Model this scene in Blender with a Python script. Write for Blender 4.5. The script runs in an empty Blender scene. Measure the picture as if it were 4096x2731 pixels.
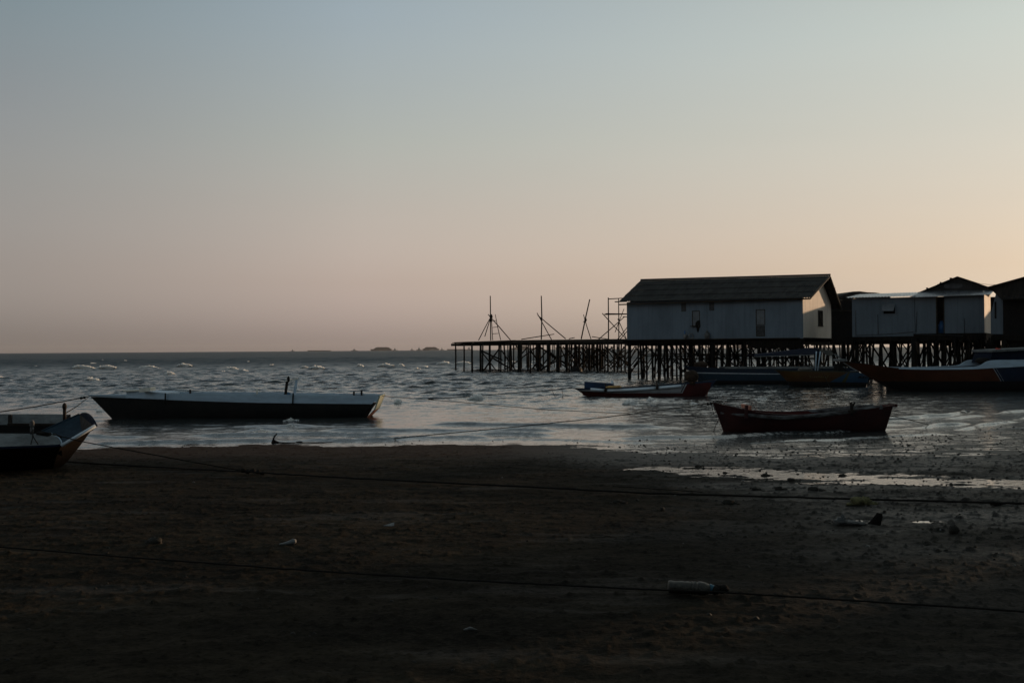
import bpy, math, random
import numpy as np
from mathutils import Vector, Matrix
random.seed(11); RNG = np.random.default_rng(5)
scene = bpy.context.scene
COL = scene.collection
R = math.radians

# ------------------------------------------------------------------ camera
F = 4000.0                                   # focal length in photo pixels (4096 wide)
CAM = Vector((0, 0, 2.2))
MC = Matrix.Rotation(R(90 + 0.452), 3, 'X') @ Matrix.Rotation(R(-0.40), 3, 'Z')
cd = bpy.data.cameras.new('camera'); cam = bpy.data.objects.new('camera', cd); COL.objects.link(cam)
cd.sensor_width = 36; cd.lens = 36 * F / 4096; cd.clip_start = 0.1; cd.clip_end = 20000
cam.matrix_world = Matrix.Translation(CAM) @ MC.to_4x4()
scene.camera = cam

def ray(px, py): return MC @ Vector(((px - 2048) / F, (1365.5 - py) / F, -1))
def P(px, py, Y): d = ray(px, py); return CAM + d * (Y / d.y)
def PZ(px, py, z=0.0): d = ray(px, py); return CAM + d * ((z - CAM.z) / d.z)
def plane(O, r):                             # pixel -> (along, z) on a vertical plane through O turned by r
    u = Vector((math.cos(r), math.sin(r), 0)); v = Vector((-math.sin(r), math.cos(r), 0))
    def f(px, py, y=0.0):
        d = ray(px, py); o = O + v * y - CAM
        t = (o.x * v.x + o.y * v.y) / (d.x * v.x + d.y * v.y)
        q = d * t - o
        return q.x * u.x + q.y * u.y, q.z + o.z + CAM.z - O.z
    return f

# ------------------------------------------------------------------ materials
def nodes(name):
    m = bpy.data.materials.new(name); m.use_nodes = True
    nt = m.node_tree; nt.nodes.clear()
    out = nt.nodes.new('ShaderNodeOutputMaterial')
    return m, nt, out
def N(nt, t, **kw):
    n = nt.nodes.new(t)
    for k, v in kw.items():
        if k.startswith('i_'):
            key = k[2:]; key = int(key) if key.isdigit() else key.replace('_', ' ')
            if isinstance(v, bpy.types.NodeSocket): nt.links.new(v, n.inputs[key])
            else: n.inputs[key].default_value = v
        else: setattr(n, k, v)
    return n
def math_(nt, op, a, b=None, c=None, clamp=False):
    n = nt.nodes.new('ShaderNodeMath'); n.operation = op; n.use_clamp = clamp
    for i, v in enumerate((a, b, c)):
        if v is None: continue
        if isinstance(v, bpy.types.NodeSocket): nt.links.new(v, n.inputs[i])
        else: n.inputs[i].default_value = v
    return n.outputs[0]
def mixc(nt, f, a, b):
    n = nt.nodes.new('ShaderNodeMix'); n.data_type = 'RGBA'
    for i, v in ((0, f), (6, a), (7, b)):
        if isinstance(v, bpy.types.NodeSocket): nt.links.new(v, n.inputs[i])
        else: n.inputs[i].default_value = v if i == 0 else (v[0], v[1], v[2], 1)
    return n.outputs[2]
def ramp(nt, v, lo, hi, a=0.0, b=1.0):
    n = nt.nodes.new('ShaderNodeMapRange'); n.interpolation_type = 'SMOOTHSTEP'
    nt.links.new(v, n.inputs[0])
    for i, x in ((1, lo), (2, hi), (3, a), (4, b)): n.inputs[i].default_value = x
    return n.outputs[0]
def noise(nt, vec, scale, detail=4, rough=0.6):
    n = N(nt, 'ShaderNodeTexNoise', i_Scale=scale, i_Detail=detail, i_Roughness=rough)
    nt.links.new(vec, n.inputs['Vector']); return n.outputs['Fac']
def mapped(nt, vec, sc, rot=0.0):
    n = N(nt, 'ShaderNodeMapping'); n.inputs['Scale'].default_value = sc
    n.inputs['Rotation'].default_value = (0, 0, rot)
    nt.links.new(vec, n.inputs['Vector']); return n.outputs[0]
def bump(nt, h, dist, strength=1.0, normal=None):
    n = N(nt, 'ShaderNodeBump', i_Strength=strength, i_Distance=dist)
    nt.links.new(h, n.inputs['Height'])
    if normal is not None: nt.links.new(normal, n.inputs['Normal'])
    return n.outputs[0]
def bsdf(nt, out, color, rough, normal=None, spec=0.3, ior=1.45, **kw):
    b = nt.nodes.new('ShaderNodeBsdfPrincipled')
    def put(k, v):
        if isinstance(v, bpy.types.NodeSocket): nt.links.new(v, b.inputs[k])
        elif isinstance(v, tuple): b.inputs[k].default_value = (v[0], v[1], v[2], 1)
        else: b.inputs[k].default_value = v
    put('Base Color', color); put('Roughness', rough); put('Specular IOR Level', spec); put('IOR', ior)
    for k, v in kw.items(): put(k.replace('_', ' '), v)
    if normal is not None: nt.links.new(normal, b.inputs['Normal'])
    nt.links.new(b.outputs[0], out.inputs['Surface']); return b

def paint(name, c1, c2, scale=3.0, rough=0.6, bmp=0.004, spec=0.3, stretch=(1, 1, 1), zones=(), grime=0.35, metallic=0.0):
    """weathered surface: two tones broken by noise, optional painted zones given as half-spaces in object coordinates"""
    m, nt, out = nodes(name)
    tc = nt.nodes.new('ShaderNodeTexCoord'); ob = tc.outputs['Object']
    v = mapped(nt, ob, stretch)
    n1 = noise(nt, v, scale, 6, 0.65); n2 = noise(nt, v, scale * 7, 4, 0.6)
    col = mixc(nt, ramp(nt, n1, 0.35, 0.65), c1, c2)
    if zones:
        sx = N(nt, 'ShaderNodeSeparateXYZ'); nt.links.new(ob, sx.inputs[0])
        wob = math_(nt, 'MULTIPLY_ADD', n2, 0.03, -0.015)
        for zc, tests in zones:
            f = None
            for ax, ay, az, c in tests:
                s = math_(nt, 'MULTIPLY', sx.outputs[0], ax)
                s = math_(nt, 'MULTIPLY_ADD', sx.outputs[1], ay, s)
                s = math_(nt, 'MULTIPLY_ADD', sx.outputs[2], az, s)
                s = math_(nt, 'ADD', math_(nt, 'SUBTRACT', s, c), wob)
                s = ramp(nt, s, -0.006, 0.006)
                f = s if f is None else math_(nt, 'MULTIPLY', f, s)
            col = mixc(nt, f, col, zc)
    if grime:
        g = ramp(nt, noise(nt, v, scale * 2.3, 8, 0.7), 0.42, 0.75, 0.0, grime)
        dark = tuple(x * 0.3 + 0.004 for x in c2)
        col = mixc(nt, g, col, dark)
    rg = ramp(nt, n2, 0.3, 0.7, max(rough - 0.12, 0.03), min(rough + 0.12, 1))
    bsdf(nt, out, col, rg, bump(nt, n2, bmp), spec, Metallic=metallic)
    return m

M = {}
M['pile'] = paint('wet_dark_timber', (0.006, 0.0055, 0.005), (0.014, 0.012, 0.010), 2.0, 0.9, 0.01, 0.05, (4, 4, 0.6))
M['timber'] = paint('weathered_timber', (0.020, 0.016, 0.013), (0.05, 0.040, 0.030), 2.0, 0.85, 0.006, 0.12, (1, 5, 5))
M['greywood'] = paint('grey_timber', (0.10, 0.09, 0.075), (0.06, 0.052, 0.042), 3.0, 0.8, 0.006, 0.2, (1, 5, 5))
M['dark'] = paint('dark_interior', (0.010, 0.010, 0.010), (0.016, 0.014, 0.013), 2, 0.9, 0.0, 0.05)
M['darkwall'] = paint('dark_board_wall', (0.018, 0.018, 0.018), (0.035, 0.032, 0.030), 1.2, 0.9, 0.004, 0.1, (5, 5, 0.5))
M['black'] = paint('black_hull_paint', (0.008, 0.009, 0.009), (0.014, 0.013, 0.012), 2.5, 0.7, 0.004, 0.2)
M['white'] = paint('white_boat_paint', (0.43, 0.54, 0.63), (0.35, 0.44, 0.52), 1.5, 0.5, 0.002, 0.35, (1, 1, 4), grime=0.22)
M['offwhite'] = paint('dirty_white_paint', (0.17, 0.18, 0.18), (0.095, 0.098, 0.096), 2.2, 0.7, 0.004, 0.25, (1, 1, 3), grime=0.6)
M['pipe'] = paint('white_plastic_pipe', (0.62, 0.69, 0.74), (0.50, 0.57, 0.62), 2.0, 0.4, 0.001, 0.4, grime=0.15)
M['cream'] = paint('cream_paint', (0.72, 0.68, 0.58), (0.6, 0.56, 0.48), 3.0, 0.55, 0.002, 0.3, grime=0.15)
M['palegreen'] = paint('pale_green_paint', (0.42, 0.45, 0.34), (0.33, 0.36, 0.28), 3, 0.6, 0.003, 0.3)
M['navy'] = paint('navy_paint', (0.006, 0.011, 0.026), (0.005, 0.008, 0.018), 2.0, 0.8, 0.003, 0.1)
M['blue'] = paint('blue_paint', (0.014, 0.036, 0.085), (0.010, 0.026, 0.06), 1.6, 0.55, 0.003, 0.3)
M['blueb'] = paint('faded_blue_paint', (0.05, 0.14, 0.24), (0.035, 0.10, 0.19), 1.6, 0.55, 0.003, 0.3)
M['red'] = paint('dark_red_paint', (0.036, 0.0075, 0.006), (0.022, 0.005, 0.005), 2.4, 0.6, 0.004, 0.25)
M['redin'] = paint('red_inside_paint', (0.07, 0.010, 0.008), (0.045, 0.008, 0.007), 2.4, 0.7, 0.004, 0.2)
M['redbright'] = paint('orange_red_and_sunlit_paint', (0.42, 0.14, 0.07), (0.30, 0.09, 0.05), 2.4, 0.6, 0.004, 0.25)  # orange-red stern paint; also carries sunlight on the striped boat's stern
M['dullblue'] = paint('worn_blue_planking', (0.020, 0.038, 0.054), (0.012, 0.025, 0.038), 3.0, 0.75, 0.003, 0.15, (1, 4, 4), grime=0.5)
M['rust'] = paint('rusty_brown_paint', (0.018, 0.011, 0.007), (0.011, 0.007, 0.005), 2.4, 0.75, 0.004, 0.2)
M['log'] = paint('worn_fender_log', (0.14, 0.14, 0.14), (0.03, 0.022, 0.02), 2.6, 0.75, 0.006, 0.2, (1, 3, 3), grime=0.7)
M['rope'] = paint('dark_tarred_rope', (0.010, 0.009, 0.008), (0.020, 0.017, 0.014), 60, 0.9, 0.002, 0.1, grime=0)
M['iron'] = paint('rusty_iron', (0.012, 0.010, 0.009), (0.028, 0.018, 0.012), 14, 0.8, 0.004, 0.25)
M['sack'] = paint('brown_net_sack', (0.055, 0.036, 0.024), (0.028, 0.020, 0.016), 9, 0.9, 0.02, 0.1)
M['canvas'] = paint('grey_canvas', (0.12, 0.115, 0.10), (0.08, 0.076, 0.07), 3, 0.85, 0.006, 0.15)
M['sunlit_plank'] = paint('sunlit_salmon_wood', (0.55, 0.22, 0.14), (0.42, 0.16, 0.10), 6, 0.7, 0.003, 0.2)  # sun on the rowboat thwart put into a bright salmon colour
M['yellowtray'] = paint('yellow_varnished_wood', (0.58, 0.36, 0.13), (0.42, 0.25, 0.09), 6, 0.6, 0.003, 0.3)
M['coal'] = paint('coal_heap', (0.02, 0.019, 0.018), (0.035, 0.03, 0.028), 0.2, 0.9, 0.3, 0.1)
M['shiphull'] = paint('ship_hull_paint', (0.06, 0.045, 0.04), (0.04, 0.035, 0.034), 0.1, 0.7, 0.0, 0.2)
M['shipwhite'] = paint('ship_house_paint', (0.35, 0.33, 0.30), (0.26, 0.25, 0.23), 0.2, 0.7, 0.0, 0.2)
M['plastic'] = paint('dirty_bottle_plastic', (0.065, 0.056, 0.042), (0.024, 0.021, 0.016), 30, 0.42, 0.003, 0.4, grime=0.75)
M['cyan'] = paint('teal_cap_plastic', (0.02, 0.10, 0.14), (0.015, 0.06, 0.09), 14, 0.4, 0.001, 0.4)
M['bag'] = paint('muddy_plastic_bag', (0.13, 0.125, 0.115), (0.05, 0.048, 0.044), 12, 0.45, 0.006, 0.4, grime=0.7)
M['ybag'] = paint('olive_cloth', (0.16, 0.14, 0.06), (0.07, 0.062, 0.03), 14, 0.8, 0.006, 0.2, grime=0.6)
M['whitebag'] = paint('pale_bag_plastic', (0.19, 0.19, 0.18), (0.09, 0.09, 0.085), 6, 0.5, 0.006, 0.4, grime=0.4)
M['bluebag'] = paint('blue_bag_plastic', (0.03, 0.12, 0.30), (0.02, 0.08, 0.2), 6, 0.5, 0.006, 0.4)
M['redplastic'] = paint('red_plastic', (0.65, 0.09, 0.05), (0.5, 0.06, 0.04), 6, 0.35, 0.002, 0.5, grime=0.1)
M['mud'] = paint('wet_mud_lump', (0.020, 0.017, 0.013), (0.030, 0.025, 0.019), 9, 0.7, 0.01, 0.2)
M['metalroof'] = paint('bare_zinc_sheet', (0.46, 0.48, 0.50), (0.30, 0.31, 0.33), 1.2, 0.36, 0.002, 0.5, (3, 0.7, 1), grime=0.55, metallic=0.85)
M['darkroof'] = paint('rotten_dark_roofing', (0.016, 0.015, 0.014), (0.032, 0.028, 0.025), 1.4, 0.9, 0.01, 0.1, (3, 0.7, 1))
M['roof'] = paint('mossy_fibre_cement_sheet', (0.045, 0.045, 0.043), (0.022, 0.022, 0.021), 0.9, 0.85, 0.004, 0.15, (3, 0.8, 0.8), grime=0.6)
M['leaf'] = paint('shade_foliage', (0.03, 0.045, 0.018), (0.045, 0.06, 0.025), 3, 0.7, 0, 0.2, grime=0)

def wall_paint(name, c1, c2, joint=1.22, stain=0.5, zlo=0.0):
    """whitewashed sheet cladding: vertical joints and stains rising from the bottom edge"""
    m, nt, out = nodes(name)
    tc = nt.nodes.new('ShaderNodeTexCoord'); ob = tc.outputs['Object']
    sx = N(nt, 'ShaderNodeSeparateXYZ'); nt.links.new(ob, sx.inputs[0])
    big = noise(nt, mapped(nt, ob, (1, 1, 0.45)), 0.55, 6, 0.65)
    fine = noise(nt, ob, 9, 5, 0.6)
    streak = noise(nt, mapped(nt, ob, (3.0, 3.0, 0.18)), 1.6, 5, 0.7)
    col = mixc(nt, ramp(nt, big, 0.35, 0.68), c1, c2)
    col = mixc(nt, ramp(nt, streak, 0.45, 0.75, 0, 0.42), col, tuple(x * 0.55 for x in c2))
    along = math_(nt, 'ADD', sx.outputs[0], sx.outputs[1])
    fr = math_(nt, 'FRACT', math_(nt, 'DIVIDE', along, joint))
    j = math_(nt, 'ABSOLUTE', math_(nt, 'SUBTRACT', fr, 0.5))
    jm = ramp(nt, j, 0.487, 0.497, 0, 0.42)
    col = mixc(nt, jm, col, tuple(x * 0.3 for x in c2))
    low = ramp(nt, math_(nt, 'ADD', sx.outputs[2], math_(nt, 'MULTIPLY_ADD', big, -1.4, 0.55)), zlo, zlo + 0.55, stain, 0)
    col = mixc(nt, low, col, (0.05, 0.045, 0.04))
    spots = ramp(nt, noise(nt, ob, 2.1, 7, 0.72), 0.66, 0.78, 0, 0.5)
    col = mixc(nt, spots, col, (0.07, 0.065, 0.06))
    bsdf(nt, out, col, ramp(nt, fine, 0.3, 0.7, 0.65, 0.85), bump(nt, fine, 0.004), 0.2)
    return m
M['wallA'] = wall_paint('shaded_whitewash', (0.125, 0.155, 0.185), (0.095, 0.117, 0.138), 1.3)  # shade on the white front put into a darker, bluer colour
M['wallG'] = wall_paint('sunlit_whitewash', (0.60, 0.55, 0.48), (0.50, 0.45, 0.39), 0.9, 0.6)  # sunlit copy of the whitewash, coloured paler and warmer
M['wallB'] = wall_paint('shaded_grey_white', (0.11, 0.135, 0.158), (0.088, 0.106, 0.124), 1.25, 0.4)  # shaded front tone, coloured darker than the sunlit end wall
M['panel'] = paint('unpainted_shutter_board', (0.15, 0.16, 0.17), (0.115, 0.122, 0.13), 2, 0.7, 0.003, 0.2)
M['stain'] = paint('dark_grey_board', (0.035, 0.035, 0.036), (0.07, 0.07, 0.072), 2, 0.8, 0.004, 0.15)  # dark grey board for recessed windows, door panel, patch and pipes

# ------------------------------------------------------------------ mesh helper
class MB:
    def __init__(s): s.v = []; s.f = []; s.mi = []; s.sm = []
    def add(s, vs, fs, mi=0, smooth=False):
        o = len(s.v); s.v += [tuple(v) for v in vs]
        for f in fs: s.f.append(tuple(o + i for i in f)); s.mi.append(mi); s.sm.append(smooth)
        return s
    def box(s, x0, x1, y0, y1, z0, z1, mi=0):
        vs = [(x, y, z) for x in (x0, x1) for y in (y0, y1) for z in (z0, z1)]
        return s.add(vs, [(0, 1, 3, 2), (4, 6, 7, 5), (0, 4, 5, 1), (2, 3, 7, 6), (0, 2, 6, 4), (1, 5, 7, 3)], mi)
    def bar(s, p, q, w, h=None, mi=0, up=(0, 0, 1)):
        p = Vector(p); q = Vector(q); h = w if h is None else h
        d = (q - p).normalized(); u = Vector(up)
        if abs(d.dot(u)) > 0.95: u = Vector((0, 1, 0))
        a = d.cross(u).normalized() * (w / 2); b = a.cross(d).normalized() * (h / 2)
        vs = []
        for c in (p, q): vs += [c - a - b, c + a - b, c + a + b, c - a + b]
        return s.add(vs, [(3, 2, 1, 0), (4, 5, 6, 7), (0, 1, 5, 4), (1, 2, 6, 5), (2, 3, 7, 6), (3, 0, 4, 7)], mi)
    def tube(s, pts, r, n=8, mi=0, jit=0.0, smooth=True):
        pts = [Vector(p) for p in pts]; k = len(pts)
        rs = r if isinstance(r, (list, tuple)) else [r] * k
        vs = []; ref = Vector((0.13, 0.31, 0.94))
        for i, p in enumerate(pts):
            d = (pts[min(i + 1, k - 1)] - pts[max(i - 1, 0)]).normalized()
            if abs(d.dot(ref)) > 0.97: rr = Vector((1, 0.1, 0))
            else: rr = ref
            a = d.cross(rr).normalized(); b = d.cross(a)
            for j in range(n):
                t = 2 * math.pi * j / n; q = rs[i] * (1 + random.uniform(-jit, jit))
                vs.append(p + a * math.cos(t) * q + b * math.sin(t) * q)
        fs = [(i * n + j, i * n + (j + 1) % n, (i + 1) * n + (j + 1) % n, (i + 1) * n + j) for i in range(k - 1) for j in range(n)]
        fs += [tuple(range(n))[::-1], tuple((k - 1) * n + j for j in range(n))]
        return s.add(vs, fs, mi, smooth)
    def grid(s, rows, mi=0, smooth=True, close=False):
        n = len(rows[0]); vs = [p for r in rows for p in r]
        fs = [(i * n + j, i * n + (j + 1) % n, (i + 1) * n + (j + 1) % n, (i + 1) * n + j)
              for i in range(len(rows) - 1) for j in range(n if close else n - 1)]
        return s.add(vs, fs, mi, smooth)
    def prism(s, poly, thick, mi=0):          # poly: list of 3D points, thick: vector
        n = len(poly); t = Vector(thick)
        vs = [Vector(p) for p in poly] + [Vector(p) + t for p in poly]
        fs = [tuple(range(n)), tuple(range(2 * n - 1, n - 1, -1))] + [(i, n + i, n + (i + 1) % n, (i + 1) % n) for i in range(n)]
        return s.add(vs, fs, mi)
    def lump(s, c, rx, ry, rz, n=10, m=7, jit=0.18, mi=0, seed=0, smooth=True):
        rnd = random.Random(seed); vs = []
        for i in range(m + 1):
            ph = math.pi * i / m
            for j in range(n):
                t = 2 * math.pi * j / n; q = 1 + rnd.uniform(-jit, jit)
                if i in (0, m): q = 1
                vs.append((c[0] + rx * q * math.sin(ph) * math.cos(t), c[1] + ry * q * math.sin(ph) * math.sin(t), c[2] + rz * q * math.cos(ph)))
        fs = [(i * n + j, (i + 1) * n + j, (i + 1) * n + (j + 1) % n, i * n + (j + 1) % n) for i in range(m) for j in range(n)]
        return s.add(vs, fs, mi, smooth)
    def build(s, name, mats, parent=None, label=None):
        me = bpy.data.meshes.new(name); me.from_pydata(s.v, [], s.f)
        mats = mats if isinstance(mats, (list, tuple)) else [mats]
        for m in mats: me.materials.append(M[m] if isinstance(m, str) else m)
        me.polygons.foreach_set('material_index', s.mi); me.polygons.foreach_set('use_smooth', s.sm)
        me.update()
        o = bpy.data.objects.new(name, me); COL.objects.link(o)
        if parent is not None: o.parent = parent
        if label: o['label'] = label
        return o

def tag(o, label, cat, group=None):
    o['label'] = label; o['category'] = cat
    if group: o['group'] = group
    return o
def kind(o, k): o['kind'] = k; return o
def empty(name, loc, rz=0.0, rx=0.0):
    o = bpy.data.objects.new(name, None); COL.objects.link(o)
    o.location = loc; o.rotation_euler = (rx, 0, rz); o.empty_display_size = 0.2
    return o

# ------------------------------------------------------------------ numpy noise
def vnoise(x, y, seed=0):
    xi = np.floor(x).astype(np.int64); yi = np.floor(y).astype(np.int64)
    fx = x - xi; fy = y - yi; fx = fx * fx * (3 - 2 * fx); fy = fy * fy * (3 - 2 * fy)
    def h(a, b):
        n = (a * 374761393 + b * 668265263 + seed * 974634777) & 0xFFFFFFFF
        n = ((n ^ (n >> 13)) * 1274126177) & 0xFFFFFFFF
        return ((n ^ (n >> 16)) & 0xFFFF) / 65535.0
    return (h(xi, yi) * (1 - fx) + h(xi + 1, yi) * fx) * (1 - fy) + (h(xi, yi + 1) * (1 - fx) + h(xi + 1, yi + 1) * fx) * fy
def fbm(x, y, oct=4, seed=0, gain=0.5):
    a = 1.0; s = 0; t = 0
    for i in range(oct):
        s = s + a * vnoise(x, y, seed + i); t += a; a *= gain; x = x * 2.03 + 7.1; y = y * 2.03 + 3.7
    return s / t
def sstep(a, b, x):
    t = np.clip((x - a) / (b - a), 0, 1); return t * t * (3 - 2 * t)

# ------------------------------------------------------------------ beach
SHX = np.array([-400, -40, -14, -10.1, -6.2, 0, 3.1, 5.0, 7.5, 9.5, 11.4, 15.9, 25, 45, 400.])
SHY = np.array([22, 22.3, 22.8, 23.1, 23.6, 23.3, 22.4, 23.0, 23.6, 24.2, 25.4, 28.5, 40, 58, 260.])
def shore(x): return np.interp(x, SHX, SHY) + 0.16 * np.sin(x * 0.8 + 1) + 0.10 * np.sin(x * 2.1) + 0.05 * np.sin(x * 5.3 + 2)
PUX = np.array([2.1, 2.5, 3.9, 5.9, 7.9, 9.8, 12.5, 13.5]); PUT = np.array([17.35, 17.5, 17.35, 16.45, 15.95, 15.6, 15.0, 14.7]); PUB = np.array([17.3, 17.0, 15.45, 15.1, 14.4, 13.9, 14.0, 14.6])
PUZ = 0.105
PU2 = [(3.98, 11.32, 0.34, 0.10), (4.62, 11.15, 0.16, 0.055), (4.98, 11.08, 0.14, 0.05)]
def beach_h(x, y):
    d = shore(x) - y
    flat = np.interp(x, [-12, -2, 4, 8, 14], [0.022, 0.022, 0.010, 0.0035, 0.003])
    z = np.where(d > 0, flat * np.minimum(d, 3) + 0.027 * np.maximum(d - 3, 0), 0.03 * d)
    z = np.clip(z, -1.3, 0.50)
    z = z + (fbm(x * 0.7, y * 0.9, 4, 3) - 0.5) * 0.045 * sstep(-0.5, 4, d)
    # puddle basin with sand ripples
    pt = np.interp(x, PUX, PUT); pb = np.interp(x, PUX, PUB)
    wob = (fbm(x * 2, y * 2, 3, 21) - 0.5) * 0.5
    ins = np.minimum(sstep(-0.5, 0.0, pt - y + wob * 0.4), sstep(-0.9, 0.0, y - pb + wob * 0.7)) * sstep(1.85, 2.35, x) * sstep(13.6, 12.6, x)
    u = y + 0.32 * x + 0.25 * (fbm(x * 1.5, y * 1.5, 3, 9) - .5)
    rip = np.sin(u * 2 * math.pi / 0.17 + 3 * fbm(x * 3, y * 5, 2, 4)) * 0.5
    deep = np.clip((y - pb) / np.maximum(pt - pb, 0.2), -0.5, 1) + 0.25 * sstep(5, 7.5, x)
    base = PUZ + 0.0062 - 0.020 * sstep(-0.3, 0.7, deep) + 0.016 * sstep(0.82, 1.05, deep) + 0.015 * rip + (fbm(x * 2.2, y * 7, 4, 31, .6) - 0.5) * 0.06
    z = z * (1 - ins) + base * ins
    for (cx, cy, a, b) in PU2:
        q = np.exp(-((x - cx) / a) ** 2 - ((y - cy) / b) ** 2 * 0.7); z = z - 0.035 * q
    # churned surface
    damp = sstep(-3, 1.5, d)
    right = sstep(1.0, 6.0, x + 0.12 * (y - 10))
    m1 = fbm(x * 4.5, y * 7, 4, 51); m2 = fbm(x * 15, y * 22, 3, 61); m3 = fbm(x * 45, y * 60, 2, 71)
    amp = (0.60 + 0.40 * right) * (1 - 0.75 * ins) * np.where(x > 0, sstep(1.0, 5.0, d) * .8 + .2, 1)
    z = z + damp * amp * ((np.maximum(m1 - 0.52, 0)) * 0.085 + (m2 - 0.5) * 0.022 + np.maximum(m2 - 0.66, 0) * 0.13 + (m3 - 0.5) * 0.012 * sstep(25, 6, y))
    # wet fringe: low bars of mud breaking through the film of water, a wide flat on the right
    fr = np.exp(-((d - 0.5) / 1.1) ** 2)
    z = z + fr * (fbm(x * 2.4, y * 7, 3, 81, 0.6) - 0.5) * 0.03
    rt = sstep(-16, -13, x); wid = np.interp(x, [-12, -6, 0, 2, 5, 9, 14], [0.9, 0.35, 0.45, 0.9, 2.4, 4.2, 5.0]) + 1.2 * (fbm(x * .5, y * .5, 2, 90) - .5) * sstep(-1, 5, x)
    fl = rt * sstep(-1.5, 0.2, d) * sstep(wid + .3 + .6 * sstep(0, 5, x), wid, d)
    lvl = -0.0125 + 0.0145 * np.clip(d / np.maximum(wid, .2), -.3, 1.1) + (fbm(x * .35, y * 1.1, 2, 93) - .5) * 0.020
    pat = lvl + (fbm(x * 1.3, y * 5.0, 4, 83, 0.6) - 0.5) * 0.050 + (fbm(x * 6, y * 11, 2, 85) - 0.5) * 0.016
    z = z * (1 - fl) + pat * fl
    return z
def sand_z(x, y): return float(beach_h(np.array([x]), np.array([y]))[0])

def numpy_mesh(name, X, Y, Z, mat, smooth=True, attr=None):
    r, c = X.shape
    me = bpy.data.meshes.new(name); nv = r * c
    me.vertices.add(nv); me.vertices.foreach_set('co', np.stack([X, Y, Z], -1).astype(np.float32).ravel())
    i = np.arange(r - 1)[:, None] * c + np.arange(c - 1)[None, :]
    q = np.stack([i, i + 1, i + c + 1, i + c], -1).reshape(-1, 4)
    me.loops.add(q.size); me.loops.foreach_set('vertex_index', q.ravel().astype(np.int32))
    me.polygons.add(len(q)); me.polygons.foreach_set('loop_start', (np.arange(len(q)) * 4).astype(np.int32))
    me.polygons.foreach_set('use_smooth', np.full(len(q), smooth))
    me.update(calc_edges=True); me.materials.append(mat)
    if attr is not None:
        for k, a in attr.items():
            at = me.attributes.new(k, 'FLOAT', 'POINT'); at.data.foreach_set('value', a.astype(np.float32).ravel())
    o = bpy.data.objects.new(name, me); COL.objects.link(o); return o

ys = [-90, -60, -35, -18, -8, -2, 1.5, 3.2]
y = 4.0
while y < 34: ys.append(y); y += 0.022 + 0.0016 * y
while y < 400: ys.append(y); y *= 1.12
ys = np.array(ys)
rr = np.linspace(-1, 1, 900)
W = 0.62 * np.maximum(ys, 3) + 2.5
X = rr[None, :] * W[:, None]
ex = np.array([20, 60, 200, 600.])
X = np.concatenate([X[:, :1] - ex[::-1][None, :], X, X[:, -1:] + ex[None, :]], 1)
Y = np.repeat(ys[:, None], X.shape[1], 1)
Z = beach_h(X, Y)

m, nt, out = nodes('wet_dark_sand')
tc = nt.nodes.new('ShaderNodeTexCoord'); ob = tc.outputs['Object']
sx = N(nt, 'ShaderNodeSeparateXYZ'); nt.links.new(ob, sx.inputs[0])
big = noise(nt, mapped(nt, ob, (0.5, 1.3, 1)), 0.6, 6, 0.62)
mid = noise(nt, mapped(nt, ob, (0.8, 1.8, 1)), 2.6, 6, 0.68)
fine = noise(nt, ob, 38, 4, 0.65); grit = noise(nt, ob, 130, 2, 0.6)
col = mixc(nt, ramp(nt, mid, 0.35, 0.68), (0.019, 0.0152, 0.0108), (0.040, 0.0315, 0.022))
col = mixc(nt, ramp(nt, big, 0.42, 0.62, 0, 0.6), col, (0.010, 0.009, 0.0075))
sunlit_red = math_(nt, 'MULTIPLY', ramp(nt, sx.outputs[1], 18.5, 21.5), ramp(nt, sx.outputs[0], 3, -1))  # reddish low sun on the shore strip, put partly into the sand colour
col = mixc(nt, math_(nt, 'MULTIPLY', sunlit_red, 0.7), col, (0.085, 0.040, 0.022))
col = mixc(nt, ramp(nt, sx.outputs[0], -1.0, 5.0, 0, 0.55), col, (0.019, 0.0185, 0.017))
gr2 = noise(nt, mapped(nt, ob, (1, 1.6, 1)), 22, 5, 0.75)
col = mixc(nt, ramp(nt, gr2, 0.50, 0.66, 0, 0.8), col, (0.006, 0.0055, 0.005))
col = mixc(nt, ramp(nt, gr2, 0.46, 0.34, 0, 0.55), col, (0.044, 0.037, 0.027))
col = mixc(nt, ramp(nt, grit, 0.68, 0.78, 0, 0.7), col, (0.11, 0.10, 0.085))
lowz = ramp(nt, sx.outputs[2], 0.04, 0.16, 1, 0)
wet = math_(nt, 'ADD', ramp(nt, sx.outputs[0], -1.5, 4.5), math_(nt, 'MULTIPLY_ADD', big, 1.6, -1.0))
wet = math_(nt, 'MULTIPLY', ramp(nt, wet, 0.25, 1.0, 0, 1), ramp(nt, sx.outputs[1], 6.0, 12.0, 0.3, 1))
lw = math_(nt, 'MULTIPLY', lowz, ramp(nt, sx.outputs[0], -2, 4, 0.35, 1))
wet = math_(nt, 'MAXIMUM', wet, lw)
patch = ramp(nt, noise(nt, mapped(nt, ob, (0.35, 1.6, 1), 0.15), 1.1, 5, 0.6), 0.52, 0.66, 0, 0.40)
wet = math_(nt, 'MAXIMUM', wet, patch)
rg = math_(nt, 'MULTIPLY_ADD', wet, -0.42, 0.88)
sp = math_(nt, 'MULTIPLY_ADD', wet, 0.075, 0.012)
nb = bump(nt, fine, 0.012, 0.8); nb = bump(nt, mid, 0.03, 0.6, nb)
bsdf(nt, out, col, rg, nb, sp)
M['sand'] = m
kind(numpy_mesh('beach', X, Y, Z, m), 'structure')

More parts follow.
